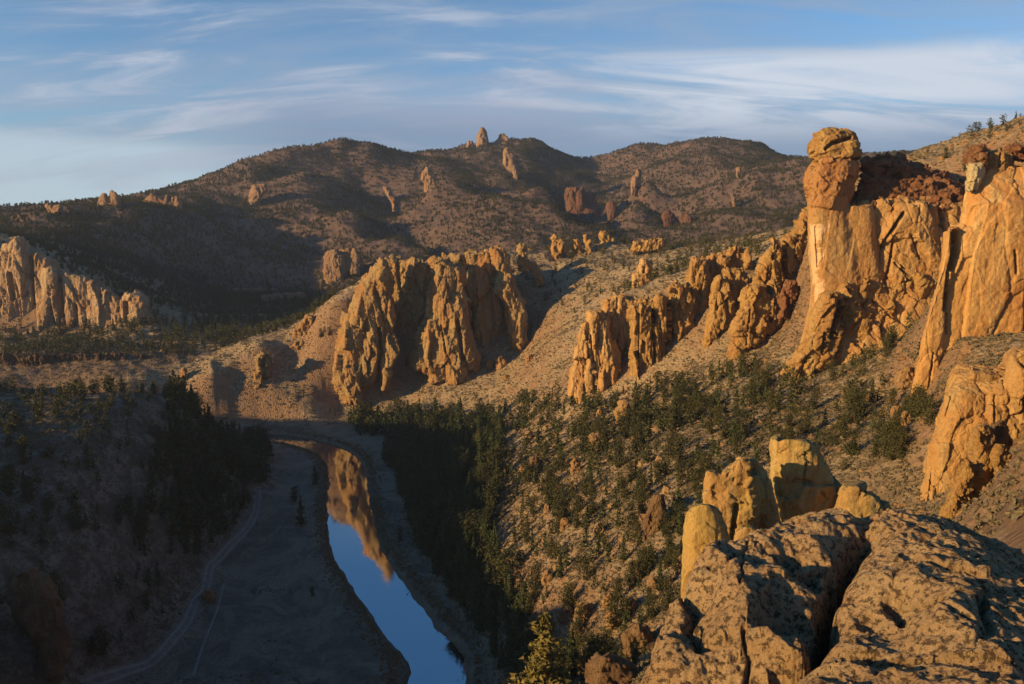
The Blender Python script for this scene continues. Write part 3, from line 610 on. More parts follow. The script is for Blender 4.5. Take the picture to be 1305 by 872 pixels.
# --- left sunlit cliff and rimrock
rock('cliff', 'long sunlit orange cliff at the left edge with dark vertical clefts', M['cliff'], 738, [
    Lf([(304,16,30),(312,8,34),(330,2,37),(360,-10,38),(425,-70,40)], 30, 6, 3), Lf([(300,-60,-20),(330,-70,4),(425,-90,2)], 30, 6, 3), Lf([(324,42,50),(335,41,56),(360,43,58),(425,44,62)], 30, 14, 3),
    Lf([(342,56,68),(350,52,74),(380,50,76),(425,44,82)], 30, 3, 3), Lf([(347,73,80),(354,73,110),(366,74,132),(378,76,150),(388,80,157),(430,86,160)], 34, 8, 5),
    Lf([(376,162,174),(380,158,185),(400,159,188),(416,160,190)], 26, 6, 3.2), Lf([(370,20,50),(400,10,60),(425,5,60)], 24, 18, 4), Lf([(322,-70,52),(345,-70,78),(356,-70,108),(368,-70,130),(380,-70,152),(390,-70,184),(430,-70,188)], 30, 9, 5)],
    blk=(10, 4.5, 2.6), fb=1.6, k=1.5, deep=14, carve=[([(76,355),(80,400),(84,425)], 1.6, 8), ([(39,330),(42,380),(45,425)], 2.2, 9), ([(96,390),(98,425)], 2, 6), ([(158,385),(160,420)], 1.2, 7), ([(140,372),(142,385)], 1, 4), ([(127,366),(128,380)], 1, 4), ([(12,350),(16,380)], 3, 8)])
rock('rimrock_cliff', 'low dark reddish rimrock band across the left valley', M['basalt'], 618, [
    Lf([(453,-120,65),(470,-120,66),(478,-120,60)], 14, 0, 5), Lf([(454,60,150),(462,60,175),(470,62,150)], 12, 8, 4), Lf([(455,150,200),(462,150,205)], 10, 16, 4)],
    blk=(3, 4, 2.6), fb=.9, k=1.5, deep=10)
# --- rocks on the far hills
FH = 'rock outcrops on the far hills'
for nm, lab, Yf, lofts, mt in (
    ('rock_spire', 'pink rock spire standing on the far summit', 2190, [Lf([(163,613,617),(167,611,619),(175,608,621),(184,607,622)], 30)], 'far'),
    ('rock_tor', 'small tor left of the summit spire', 2150, [Lf([(180,597,602),(184,595,604),(188,595,604)], 22)], 'far'),
    ('rock_tor', 'rounded tor just right of the summit spire', 2215, [Lf([(171,639,642),(174,636,646),(179,633,650)], 18)], 'far'),
    ('rock_fin', 'tall pink fin on the slope below the summit', 1790, [Lf([(190,643,646),(198,641,652),(208,641,657),(216,646,660),(222,654,660)], 26)], 'far'),
    ('rock_outcrop', 'pointed outcrop on the shaded slope left of the summit', 1640, [Lf([(214,543,547),(220,538,551),(228,537,555),(234,541,556)], 24)], 'far'),
    ('rock_outcrop', 'slanting little outcrop in the shaded gully', 1560, [Lf([(239,490,494),(246,492,500),(254,497,504),(259,500,504)], 18)], 'far'),
    ('rock_outcrop', 'pale crag on the flank of the left hill', 1540, [Lf([(236,324,336),(242,319,340),(250,318,334),(264,317,326)], 26)], 'far'),
    ('rock_tor', 'two horned tor on the low left skyline', 1205, [Lf([(244,142,147),(249,140,151),(262,138,153)], 18), Lf([(248,130,134),(252,128,138),(263,127,140)], 18)], 'far'),
    ('rock_tor', 'ragged crest of dark tors right of the two horned tor', 1330, [Lf([(248,191,195),(252,188,206),(259,182,230)], 20), Lf([(249,211,214),(256,209,216)], 16), Lf([(251,218,226),(258,217,230)], 16)], 'far'),
    ('rock_outcrop', 'broad tan crag at the foot of the left hill', 1110, [Lf([(318,436,446),(322,430,450),(335,428,456)], 22, 8), Lf([(320,416,430),(328,413,440),(345,412,441),(354,414,438)], 24), Lf([(317,452,460),(328,446,464),(338,446,458)], 18, 6)], 'far'),
    ('rock_outcrop', 'twin pink outcrops on the right hill', 1640, [Lf([(216,812,815),(222,810,817),(228,809,816)], 14, 6), Lf([(226,807,812),(232,805,812),(238,804,810)], 14)], 'far'),
    ('rock_outcrop', 'thin tan rib high on the right hill', 1600, [Lf([(214,938,943),(220,938,944),(228,940,944)], 12)], 'far'),
    ('rock_outcrop', 'pale slanting rib lower on the right hill', 1420, [Lf([(247,930,934),(252,931,936),(262,934,938)], 10)], 'far'),
    ('rock_outcrop', 'craggy point on the left skyline above the cliff', 1100, [Lf([(262,60,78),(268,62,80),(276,66,79)], 16, 4), Lf([(274,60,72),(282,64,75),(296,68,76)], 14)], 'far'),
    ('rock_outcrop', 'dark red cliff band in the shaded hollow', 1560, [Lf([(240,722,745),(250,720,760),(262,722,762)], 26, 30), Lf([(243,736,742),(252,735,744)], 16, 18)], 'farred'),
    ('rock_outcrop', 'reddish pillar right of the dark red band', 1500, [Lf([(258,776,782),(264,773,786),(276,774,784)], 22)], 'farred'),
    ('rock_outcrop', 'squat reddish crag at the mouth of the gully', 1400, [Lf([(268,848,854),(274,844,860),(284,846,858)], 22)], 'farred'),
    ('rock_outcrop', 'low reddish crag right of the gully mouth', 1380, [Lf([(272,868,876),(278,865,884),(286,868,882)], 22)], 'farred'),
    ('rock_outcrop', 'long low tan ledge above the juniper bench', 1130, [Lf([(368,300,350),(372,285,372),(378,284,370)], 12)], 'far'),
    ('rock_outcrop', 'small tan ledge left of the broad tower top', 1010, [Lf([(374,350,385),(379,335,390),(384,334,380)], 12)], 'far')):
    rock(nm, lab, M[mt], Yf, lofts, cell=.6, blk=(10, 2.4, 2.2), fb=1.2, k=1.0, group=FH, deep=11)
# --- single big rocks on the near slopes
rock('boulder', 'tall brown slab boulder with a yellow foot on the near slope', M['darkb'], 228, [
    Lf([(632,836,842),(640,830,845),(655,822,849),(680,814,852),(700,812,850),(714,816,840)], 7, 0, 2.8)], blk=(3, 2, .7), fb=.4, cat='boulder')
rock('boulder', 'dark shadowed boulder at the lower left corner', M['darkb'], 214, [
    Lf([(728,15,40),(745,10,62),(775,18,80),(805,36,86),(830,48,86),(850,56,80)], 13, 0, 2.6)], blk=(5, 1.8, 1.4), fb=.7, cat='boulder')
BG = 'large boulders on the sunlit right bank slope'
bl = [(783,806,513,537,'blocky orange boulder among trees below the fins'),(749,771,551,570,'yellow block below the blocky orange boulder'),(757,764,569,577,'small yellow stone under the yellow block'),(673,694,583,603,'dark sided boulder on the bare knoll'),(661,672,595,607,'small tan boulder left of the dark sided boulder'),
      (668,680,549,563,'pointed tan boulder at the upper edge of the knoll'),(614,626,556,572,'pale boulder at the forest edge'),(727,739,585,604,'leaning tan boulder right of the bare knoll'),(760,768,522,531,'tiny yellow boulder left of the blocky orange boulder'),
      (713,727,660,675,'round orange boulder in the middle of the slope'),(757,770,666,684,'upright orange boulder mid slope'),(693,702,642,653,'golden stone mid slope among junipers'),(732,757,770,788,'flat faced ochre block near the bottom'),(771,791,778,800,'cracked ochre boulder right of the flat faced block'),
      (726,748,795,812,'brown boulder below the flat faced block'),(711,732,775,790,'dull brown boulder left of the flat faced block'),(768,784,757,772,'small ochre boulder above the cracked one'),(795,812,762,778,'brownish boulder among shrubs near the lower right'),(748,810,838,880,'huge dark brown boulder at the bottom edge'),
      (792,835,800,834,'long dark boulder beside the foreground rock'),(826,842,735,748,'triangular stone under the tall slab'),(845,858,735,746,'ochre chip right of the triangular stone'),(806,818,728,742,'brown chip left of the triangular stone'),(1147,1163,525,541,'round orange boulder below the big wall'),
      (1135,1148,518,532,'tan boulder left of the round orange boulder'),(1142,1170,468,492,'broken golden blocks at the foot of the big wall'),(1166,1180,455,478,'cracked block against the big wall'),(618,630,458,467,'tan boulder below the middle tower'),(631,645,454,468,'larger tan boulder beneath the slender tower'),(669,680,452,461,'isolated boulder right of the slender tower'),
      (640,648,478,484,'small stone on the bare slope under the towers'),(256,274,753,766,'pale boulder beside the dirt track bend'),(862,880,706,724,'ochre stone behind the standing slab'),(690,706,728,744,'low ochre boulder on the lower slope'),(905,915,700,712,'hidden stone behind the slab')]
def ray_ground(px, py, Y0=60, Y1=1500, n=1500):
    Yt = np.exp(np.linspace(math.log(Y0), math.log(Y1), n)); P = W(px, py, Yt); g = ground(P[:, 0], P[:, 1])
    h = np.nonzero(P[:, 2] < g)[0]; return float(Yt[h[0]]) if len(h) else None
for i, (x0, x1, y0, y1, lab) in enumerate(bl[:-1]):
    w = (x1-x0)/2; c = (x0+x1)/2; Yb = ray_ground(c, y1-1)
    if Yb is None: continue
    r1, r2, r3 = random.uniform(.2, .6), random.uniform(.7, .95), random.uniform(-.25, .25)
    rock('boulder', lab, M['boulder' if i not in (3, 14, 15, 18, 19) else 'darkb'], Yb-w*Yb/F, [Lf([(y0,c+w*(r3-r1),c+w*(r3+r1)),(y0+(y1-y0)*.25,c-w*r2,c+w*r2),(y0+(y1-y0)*.6,c-w,c+w),(y1,c-w*.9,c+w*.85)], 1.7*w*Yb/F, 0, 3)],
         cell=max(.5, w/14), blk=(w*Yb/F*.7, 1.1, w*Yb/F*.22), fb=w*Yb/F*.1, cat='boulder', group=BG if x0 > 700 and y0 < 900 else None, deep=3, k=1)
# --- near slabs behind the foreground rocks
SB = dict(cell=1.6, k=3, deep=40, cat='rock slab')
rock('rock_slab', 'rounded upright slab left of the foreground rocks', M['slab'], 12.0, [Lf([(643,888,906),(647,881,914),(655,876,921),(670,873,927),(700,872,932),(745,870,936),(790,869,940)], .55, 0, 2.6)], blk=(.9, 1.5, .06), fb=.04, **SB)
rock('rock_slab', 'two peaked yellow slab with a jagged corner', M['slab'], 13.8, [Lf([(584,943,951),(590,935,956),(600,922,960),(615,910,965),(640,900,970),(660,903,969),(685,918,962),(740,930,955)], .6, 0, 3), Lf([(601,902,912),(606,901,920),(640,899,930),(662,903,935)], .5, .05, 3)], blk=(.6, 1.2, .09), fb=.05, carve=[([(939,645),(936,668),(932,700)], 3, .12)], **SB)
rock('rock_slab', 'thin dark leaning slab wedged between the two big slabs', M['slab'], 14.3, [Lf([(588,954,966),(598,955,973),(625,961,986),(645,964,994),(700,966,1002)], .4, 0, 2.6)], blk=(.5, 1.5, .06), fb=.04, **SB)
rock('rock_slab', 'tallest yellow slab with a rounded top and shaded lower half', M['slab'], 14.9, [Lf([(558,993,1014),(561,986,1030),(568,984,1043),(585,984,1052),(605,986,1064),(625,989,1078),(650,996,1084),(720,1000,1090)], .8, 0, 2.6)], blk=(.8, 1.3, .09), fb=.05, **SB)
rock('rock_slab', 'low sloping yellow slab at the right of the tallest one', M['slab'], 14.2, [Lf([(619,1078,1098),(624,1072,1112),(635,1068,1124),(650,1066,1134),(720,1060,1150)], .7, 0, 2.6)], blk=(.7, 1.2, .09), fb=.05, **SB)
rock('boulder', 'small yellow stone tucked behind the foreground rock', M['slab'], 11.2, [Lf([(672,945,962),(676,938,968),(684,934,972)], .35, 0, 2.5)], cell=1.2, blk=(.3, 1, .02), fb=.02, deep=20, cat='boulder')
print('rocks', time.time()-T0)

# ------------------------------------------------------------------ foreground rocks
def fg_rocks():
    An = []
    def z(*r):
        for px, py, zz in r:
            p = WZ(px, py, zz); An.append((px, p[1], zz))
    def h(*r): An.extend(r)
    z((814,872,145.75),(828,840,145.75),(841,800,145.85),(850,770,145.9),(872,745,146.0),(888,715,146.2),(905,695,146.32),(940,684,146.38),(985,668,146.42),(1040,657,146.46),(1075,664,146.42),(1095,680,146.36),
      (900,872,145.9),(880,820,145.95),(960,872,145.9),(985,850,145.75),(905,780,146.0),(890,790,145.85),(915,740,146.38),(950,760,146.42),(975,800,146.3),(1000,820,146.1),(960,715,146.38),(1010,715,146.22),(1030,690,146.42),(1060,700,146.38),(1045,745,146.3),(1035,790,146.15),(1000,760,146.25),(930,700,146.36),(1040,720,146.25),(1080,700,146.2),(940,810,146.2),
      (1112,659,146.52),(1145,658,146.55),(1185,668,146.5),(1230,684,146.4),(1275,702,146.25),(1310,720,146.1),(1350,745,145.9),
      (1110,690,146.3),(1130,690,146.45),(1085,735,146.4),(1100,725,146.5),(1150,700,146.4),(1160,730,146.62),(1200,710,146.55),(1120,760,146.45),(1080,780,146.25),(1130,790,146.25),(1080,820,146.3),(1050,835,146.3),(1200,770,146.7),(1250,760,146.6),(1300,780,146.5),(1200,830,146.55),(1150,840,146.35),(1100,850,146.45),(1040,860,146.4),(1000,880,146.4),(1270,840,146.7),(1330,860,146.6),(1250,730,146.5),(1400,850,146.3),(1400,780,146.0),(1150,900,146.5),(1300,900,146.7),(1060,900,146.5))
    # ground falls away all around
    h((792,7.4,142.8),(804,8.0,142.8),(780,6.0,143.2),(760,7.5,140.5),(800,8.5,142.2),(820,9.5,142.4),(850,10.3,143.0),(900,11.2,143.8),(960,11.6,145.0),(1040,12.0,145.2),(1100,12.2,145.2),(1180,12.0,145.2),(1260,12.0,145.0),(1350,12.0,144.8),(1450,11.5,144.6),(1450,9,145.8),(700,9,138),(760,11,138.5),(820,12,140),(900,13.5,141),(1100,14,144),(1300,14,143.8),(1500,14,143.5),
      (700,5,143.5),(740,4,143),(900,4,146.2),(1100,4,146.8),(1400,4,147),(775,5,143.6),(1500,6,146.2),(960,3.2,146.6),(1300,3.2,147.2),(800,3.2,145))
    An = np.array(An); Wf = rbf_fit((An[:, 0]-CX)/F*1.2, np.log(An[:, 1]), An[:, 2], 5e-4)
    pxs = np.arange(740, 1470, 1.25); ls = np.linspace(math.log(3.6), math.log(13.5), 620)
    PX, LS = np.meshgrid(pxs, ls, indexing='ij')
    Zt = rbf_eval((An[:, 0]-CX)/F*1.2, np.log(An[:, 1]), Wf, (PX-CX)/F*1.2, LS)
    for _ in range(10):
        Zt[1:-1] = .25*Zt[:-2]+.5*Zt[1:-1]+.25*Zt[2:]; Zt[:, 1:-1] = .25*Zt[:, :-2]+.5*Zt[:, 1:-1]+.25*Zt[:, 2:]
    Yt = np.exp(LS); Xt = (PX-CX)/F*Yt*np.interp(Yt, [7, 10], [1.07, 1.043])
    # note: PX is only a column parameter here; the real projection uses the height too
    P = np.stack([Xt, Yt, Zt], -1).reshape(-1, 3)
    d = .08*fbm(P/1.0, 3, 71)+.055*(ridged(P/.6, 4, 72, .55)-1)+.016*fbm(P/.10, 4, 73, .68)
    f1, f2, hh, off = worley(P/.5, 74); d -= .16*sstep(f1, .38, .05)*((hh & 7) < 2)
    f1, f2, hh, off = worley(P/.16, 75); d -= .05*sstep(f1, .4, .05)*((hh & 3) < 2)*sstep(perlin(P/.9, 91), -.1, .3); d += block_disp(P, .7, 1, .05, .3, 93)
    P[:, 2] += d
    # the cleft that parts the two rocks and the smaller joints
    qx, qy = proj(P)
    cr = np.array([(1100,640),(1106,668),(1098,690),(1080,712),(1066,735),(1056,765),(1055,800),(1035,828),(1008,848),(985,880),(960,930)], float)
    qxw = qx+7*perlin(P/.3, 80); dist = dline(qxw, qy, cr)
    P[:, 2] -= 1.1*np.exp(-(dist/8.0)**2)*sstep(qy, 655, 700)+.10*np.exp(-(dist/20)**2)
    for pl, w, dp in (([(905,722),(940,706),(962,692)], 2.0, .10), ([(872,752),(885,775),(880,800),(892,822),(930,812)], 6, .22), ([(950,690),(945,740)], 1.8, .06), ([(1000,712),(1030,735),(1040,742)], 6, .12), ([(1130,765),(1150,790)], 6, .14), ([(950,800),(955,840),(950,872)], 2.5, .12), ([(1250,760),(1262,800)], 5, .15)):
        dd = dline(qxw, qy, np.array(pl, float)); P[:, 2] -= dp*np.exp(-(dd/w)**2)
    n0, n1 = PX.shape; I = np.arange(n0*n1).reshape(n0, n1)
    Q = np.stack([I[:-1, :-1], I[1:, :-1], I[1:, 1:], I[:-1, 1:]], -1).reshape(-1, 4)
    # which side of the cleft
    def side(q):
        best = np.full(len(P), 1e9); sg = np.zeros(len(P))
        for a, b in zip(cr[:-1], cr[1:]):
            ab = b-a; t = np.clip(((qxw-a[0])*ab[0]+(qy-a[1])*ab[1])/(ab@ab), 0, 1); dx = qxw-a[0]-t*ab[0]; dy = qy-a[1]-t*ab[1]
            dd = np.hypot(dx, dy); m = dd < best; best[m] = dd[m]; sg[m] = (ab[0]*dy-ab[1]*dx)[m]
        return sg
    sg = side(None); right = (sg[Q[:, 0]] < 0)
    for nm, lab, mk in (('foreground_rock', 'big speckled rock at the lower centre, left of the deep cleft', ~right), ('foreground_rock', 'big dark stained rock filling the lower right corner', right)):
        v, q = sub(P, Q[mk]); b = np.array([v[:, 0].mean(), v[:, 1].mean(), v[:, 2].min()])
        tag(link(nm, mesh_np(nm, v-b, [q[:, ::-1]] if False else [q], M['fg']), None, b), lab, 'rock')
fg_rocks()
print('fg', time.time()-T0)

# ------------------------------------------------------------------ vegetation
def tris_cloud(cen, siz, rg):
    """one random triangle per centre"""
    n = len(cen); a = rg.normal(size=(n, 3)); a /= np.linalg.norm(a, axis=1)[:, None]; b = np.cross(a, rg.normal(size=(n, 3))); b /= np.linalg.norm(b, axis=1)[:, None]
    c = np.cross(a, b); s = siz[:, None]*(.7+.6*rg.random((n, 1)))
    V = np.stack([cen+s*b, cen-s*.5*b+s*.8*c, cen-s*.5*b-s*.8*c], 1).reshape(-1, 3)
    return V, np.arange(3*n).reshape(-1, 3)
def tube(pts, rad, k=6):
    V = []; 
    for (x, y, z), r in zip(pts, rad):
        for i in range(k): a = 2*math.pi*i/k; V.append((x+r*math.cos(a), y+r*math.sin(a), z))
    V = np.array(V); F_ = []
    for j in range(len(pts)-1):
        for i in range(k): F_.append((j*k+i, j*k+(i+1) % k, (j+1)*k+(i+1) % k, (j+1)*k+i))
    return V, np.array(F_)
def tree_proto(kind, nt, seed):
    """unit-height tree: returns (trunk V,F), (crown V,F)"""
    rg = np.random.default_rng(seed)
    if kind == 'pine': wid = rg.uniform(.15, .20); z0 = .10
    elif kind == 'gpine': wid = .19; z0 = .14
    else: wid = rg.uniform(.21, .33); z0 = .06
    bend = rg.normal(size=2)*.02
    tp = [(bend[0]*math.sin(3*t), bend[1]*math.sin(2*t), t) for t in np.linspace(-.05, .93, 7)]
    tv, tf = tube(tp, np.linspace(.030 if kind == 'juniper' else .018, .003, 7))
    TV, TF = [tv], [tf]; cen = []; siz = []
    nb = 46 if kind != 'juniper' else 30
    for i in range(nb):
        t = rg.random()**(1.15 if kind != 'juniper' else .9); z = z0+(.97-z0)*t; ang = i*2.39996+rg.normal()*.3
        if kind == 'juniper': prof = math.sqrt(max(0, 1-((z-.42)/.62)**2))
        elif kind == 'gpine': prof = (1-t)**.55*(.7+.5*rg.random())+.05
        else: prof = (1-t)**.8*(.75+.45*rg.random())+.04
        L = wid*prof*(.7+.5*rg.random()); up = (.35 if kind == 'juniper' else -.08+.3*t)*L
        if i % 3 == 0 and L > .05:
            v, f = tube([(0, 0, z-.03), (math.cos(ang)*L*.5, math.sin(ang)*L*.5, z+up*.4), (math.cos(ang)*L*.85, math.sin(ang)*L*.85, z+up)], (.008, .005, .002), 4)
            TF.append(f+sum(len(q) for q in TV)); TV.append(v)
        m = max(3, int(nt/nb))
        s = rg.random((m, 1))**.6; c = np.column_stack([math.cos(ang)*L*s, math.sin(ang)*L*s, z+up*s])
        c += rg.normal(size=(m, 3))*np.array([.30, .30, .20 if kind != 'juniper' else .30])*max(L, .035)*.75
        cen.append(c); siz.append(np.full(m, (.042 if kind == 'juniper' else .030)*(500/nt)**.36*(1.0-.35*t)*(1.9 if kind == 'gpine' else 1)))
    # inner mass so the crown is not see-through
    m = nt//4; t = rg.random(m); a = rg.random(m)*6.283
    pr = np.sqrt(np.clip(1-((t*.9+.05-.42)/.62)**2, 0, 1)) if kind == 'juniper' else (1-t)**.8
    rr = wid*.5*pr*np.sqrt(rg.random(m)); cen.append(np.column_stack([rr*np.cos(a), rr*np.sin(a), z0+(.95-z0)*t])); siz.append(np.full(m, .055*(500/nt)**.36*(1-.4*t)))
    cen = np.concatenate(cen); siz = np.concatenate(siz); cen[:, 2] = np.maximum(cen[:, 2], .03)
    cv, cf = tris_cloud(cen, siz, rg)
    return (np.concatenate(TV), np.concatenate(TF)), (cv, cf)
PR = {}
for kind, mt in (('juniper', 'juniper'), ('pine', 'pine')):
    PR[kind] = []
    for s in range(5):
        (tv, tf), (cv, cf) = tree_proto(kind, 900, 100+s)
        PR[kind].append((mesh_np(kind+'_trunk', tv, [tf], M['bark']), mesh_np(kind+'_crown', cv, [cf], M[mt], False)))
LOW = {k: [tree_proto(k, 70, 300+s)[1] for s in range(6)] for k in ('juniper', 'pine')}
TINY = {k: [tree_proto(k, 14, 400+s)[1] for s in range(6)] for k in ('juniper', 'pine')}

# visibility of the ground from the camera, on the polar grid
el = (HZ-CAMZ)/R; vis = el >= np.maximum.accumulate(el, axis=1)-.012
def is_vis(x, y):
    a, l = pol(x, y); i = np.clip(np.searchsorted(az, a), 0, len(az)-1); j = np.clip(np.searchsorted(lr, l), 0, len(lr)-1); return vis[i, j]
def inpoly(x, y, poly):
    p = np.array(poly, float); c = np.zeros(x.shape, bool); j = len(p)-1
    for i in range(len(p)):
        with np.errstate(divide='ignore', invalid='ignore'):
            c ^= ((p[i, 1] > y) != (p[j, 1] > y)) & (x < (p[j, 0]-p[i, 0])*(y-p[i, 1])/(p[j, 1]-p[i, 1]+1e-12)+p[i, 0])
        j = i
    return c
def scatter(n, r0, r1, a0=-36, a1=36, loose=False):
    a = np.radians(rng.uniform(a0, a1, n)); r = np.sqrt(rng.uniform(r0*r0, r1*r1, n)); x = np.sin(a)*r; y = np.cos(a)*r; z = ground(x, y)
    area = math.radians(a1-a0)/2*(r1*r1-r0*r0)
    P = np.stack([x, y, z], 1); qx, qy = proj(P)
    ok = (is_vis(x, y) | loose) & (qx > -60) & (qx < 1365) & (qy < 950)
    return P[ok], qx[ok], qy[ok], n/area
# regions: name, polygon (picture), range r0-r1, trees per hectare, pine share, height range, clumpiness, shown words
REG = [
 ('valley forest', [(440,535),(560,535),(640,540),(640,620),(620,700),(680,800),(690,872),(600,872),(590,800),(530,690),(500,600)], 200, 640, 230, .85, (7,14), .0, 'dark conifer in the shaded forest on the right river bank'),
 ('left forest', [(215,505),(250,520),(345,580),(335,625),(310,660),(285,700),(240,745),(170,700),(200,600)], 200, 560, 260, .85, (7,14), .0, 'dark conifer in the shaded forest left of the dirt track'),
 ('left slope', [(0,590),(200,590),(170,700),(240,745),(200,800),(130,860),(0,872)], 120, 420, 75, .3, (3,8), .35, 'shadowed tree on the dark lower left hillside'),
 ('left plateau', [(0,500),(215,505),(215,600),(0,600)], 250, 480, 85, .1, (3.5,6.5), .25, 'juniper on the dim plateau at the left'),
 ('fin foot', [(640,500),(720,505),(900,470),(1000,470),(960,540),(860,560),(700,560),(640,545)], 240, 560, 170, .3, (4,7.5), .1, 'tree in the dense belt at the foot of the golden fins'),
 ('mid slope', [(640,560),(700,560),(860,560),(960,540),(900,640),(880,700),(800,760),(700,760),(650,700)], 150, 420, 120, .45, (4,7.5), .25, 'juniper scattered over the sunlit slope in the middle'),
 ('lower slope', [(650,700),(700,760),(800,760),(880,700),(870,760),(800,872),(690,872)], 120, 330, 110, .4, (4,8), .25, 'tree on the bouldery lower slope near the bottom'),
 ('upper slope', [(960,540),(1000,470),(1100,440),(1200,400),(1190,520),(1160,640),(1080,600),(960,600),(900,640)], 150, 400, 75, .25, (3.5,7), .25, 'juniper on the steep slope below the big orange wall'),
 ('bare slope', [(200,500),(400,410),(640,500),(640,545),(440,550),(220,540)], 500, 800, 8, .1, (3,5), .5, 'lone shrub like juniper on the bare slope left of the towers'),
 ('crest', [(640,330),(720,310),(1030,300),(1030,340),(900,330),(860,380),(760,400),(700,400)], 480, 860, 32, .1, (3.5,6), .3, 'small juniper near the central crest'),
 ('bench', [(0,455),(0,415),(190,405),(260,372),(430,372),(400,405),(330,430),(250,455)], 600, 1250, 150, .2, (4.5,7.5), .15, 'juniper on the wooded bench'),
 ('rimrock foot', [(0,480),(200,460),(240,480),(215,505),(0,500)], 440, 640, 120, .2, (4,6.5), .1, 'juniper at the foot of the rimrock'),
 ('mesa', [(1110,150),(1305,130),(1365,200),(1230,262),(1110,250)], 330, 520, 22, .1, (3,5), .3, 'little juniper on the mesa above the orange cliff'),
]
trees = []     # x,y,z,height,kind,words
for nm, poly, r0, r1, dens, ps, hr, cl_, words_ in REG:
    n = int((2.4 if nm == 'left forest' else 3.0 if 'forest' in nm else 1.7 if 'bench' in nm else 1.9 if 'fin' in nm else 2.6)*dens/1e4*math.radians(72)/2*(r1*r1-r0*r0)); P, qx, qy, _ = scatter(n, r0, r1, loose='left' in nm)
    ok = inpoly(qx, qy, poly) & (fbm(P/22, 2, 5)+rng.uniform(-.3, .3, len(P)) > cl_-.55) & (P[:, 2] > 2.2)
    d1 = dline(P[:, 0], P[:, 1], TR); d2 = dline(P[:, 0], P[:, 1], RL); ok &= (d1 > 5) & (d2 > 17)
    qr = [(min(v), max(v)) for v in zip(*poly)]
    for p, ax_, ay_ in zip(P[ok], qx[ok], qy[ok]):
        trees.append((p[0], p[1], p[2], 1.3*rng.uniform(*hr)*rng.choice([.45, .65, .85, 1, 1, 1.15]), 'pine' if rng.random() < ps else 'juniper', words_+', '+('upper' if ay_ < (qr[1][0]+qr[1][1])/2 else 'lower')+' '+('left' if (ax_-qr[0][0])/(qr[0][1]-qr[0][0]) < .34 else 'right' if (ax_-qr[0][0])/(qr[0][1]-qr[0][0]) > .66 else 'middle')+' part'))
# individually seen trees
for px, py, hpx, kd, lab in ((384,672,46,'pine','tall dark conifer alone at the river side of the meadow'),(402,620,30,'pine','smaller conifer above the lone riverside tree'),(376,640,22,'juniper','dark bush beside the lone riverside conifer'),(132,838,44,'juniper','dark rounded juniper above the dirt track at the lower left'),(118,836,26,'juniper','small juniper left of the dark rounded one'),(812,604-12,14,'juniper',None),
        (1046,470,24,'juniper','dark juniper at the foot of the jagged ribs'),(1145,408,20,'juniper','lone juniper high on the slope beneath the cracked cliff'),(1184,544,40,'juniper','spreading juniper against the big orange wall'),(398,760,14,'juniper','low bush on the river side of the meadow'),(317,643,20,'juniper','bush in the bend of the dirt track'),
        (1205,203,14,'juniper','lone dark juniper on the mesa skyline'),(1282,168,9,'juniper','tiny juniper on the skyline at the far right'),(510,690,20,'juniper','dark bush on the right river bank'),(661,325,12,'juniper','single juniper among the crest tors'),(409,432,12,'juniper','single juniper on the spur left of the towers'),(420,428,10,'juniper','small juniper right beside the spur juniper')):
    Yb = ray_ground(px, py, 60, 900)
    if Yb is None: continue
    p = W(px, py, Yb); trees.append((p[0], p[1], float(ground(p[:1], p[1:2])[0]), hpx*Yb/F, kd, '!'+lab if lab else 'juniper scattered over the sunlit slope in the middle'))
ap = np.array([t[3]/math.hypot(t[0], t[1]) for t in trees]); order = np.argsort(-ap)
cnt = {'juniper': 0, 'pine': 0}; rest = {'juniper': [], 'pine': []}
def sizeword(h, Y):
    a = h/Y*F
    return 'tall' if a > 38 else 'middling' if a > 24 else 'small'
NAMES = {'juniper': 'juniper_tree', 'pine': 'pine_tree'}
PLACE = [((0,590),'left picture edge')]
def place_tree(meshes, name, x, y, z, h, label, cat, group, fat=1):
    r = bpy.data.objects.new(name, None); C.objects.link(r); r.empty_display_size = .5
    r.location = (x, y, z-.15); r.rotation_euler = (0, 0, random.uniform(0, 6.28)); s = h; r.scale = (s*fat, s*fat, s)
    for nm, me in (('trunk', meshes[0]), ('crown', meshes[1])):
        o = bpy.data.objects.new(nm, me); C.objects.link(o); o.parent = r
    tag(r, label, cat, group); return r
SHP = ['shaggy', 'rounded', 'narrow', 'leaning', 'broad']
for k in order:
    x, y, z, h, kd, w_ = trees[k]
    if w_[0] == '!' or cnt[kd] < 285:
        cnt[kd] += w_[0] != '!'; s = random.randrange(5); fat = random.uniform(.8, 1.2)
        lab = w_[1:] if w_[0] == '!' else sizeword(h, math.hypot(x, y))+' '+w_
        place_tree(PR[kd][s], NAMES[kd], x, y, z, h, lab, 'tree', None if w_[0] == '!' else 'trees: '+w_.split(',')[0], fat)
    else: rest[kd].append((x, y, z, h))
# the golden pine at the bottom
gp = tree_proto('gpine', 3600, 77)
p = WZ(692, 905, 22); gme = (mesh_np('golden_trunk', gp[0][0], [gp[0][1]], M['bark']), mesh_np('golden_crown', gp[1][0], [gp[1][1]], M['gpine'], False))
Yb = ray_ground(692, 905) or 210; pp = W(692, 905, Yb)
place_tree(gme, 'pine_tree', pp[0], pp[1], float(ground(pp[:1], pp[1:2])[0]), 140*Yb/F, 'tall golden green pine lit by the sun at the bottom centre', 'tree', None, 1.45)
# far hill junipers
P, qx, qy, _ = scatter(420000, 850, 2500)
keep = (qy < 392) & (rng.random(len(P)) < .26+.34*sstep(fbm(P/110, 3, 40), -.25, .45))
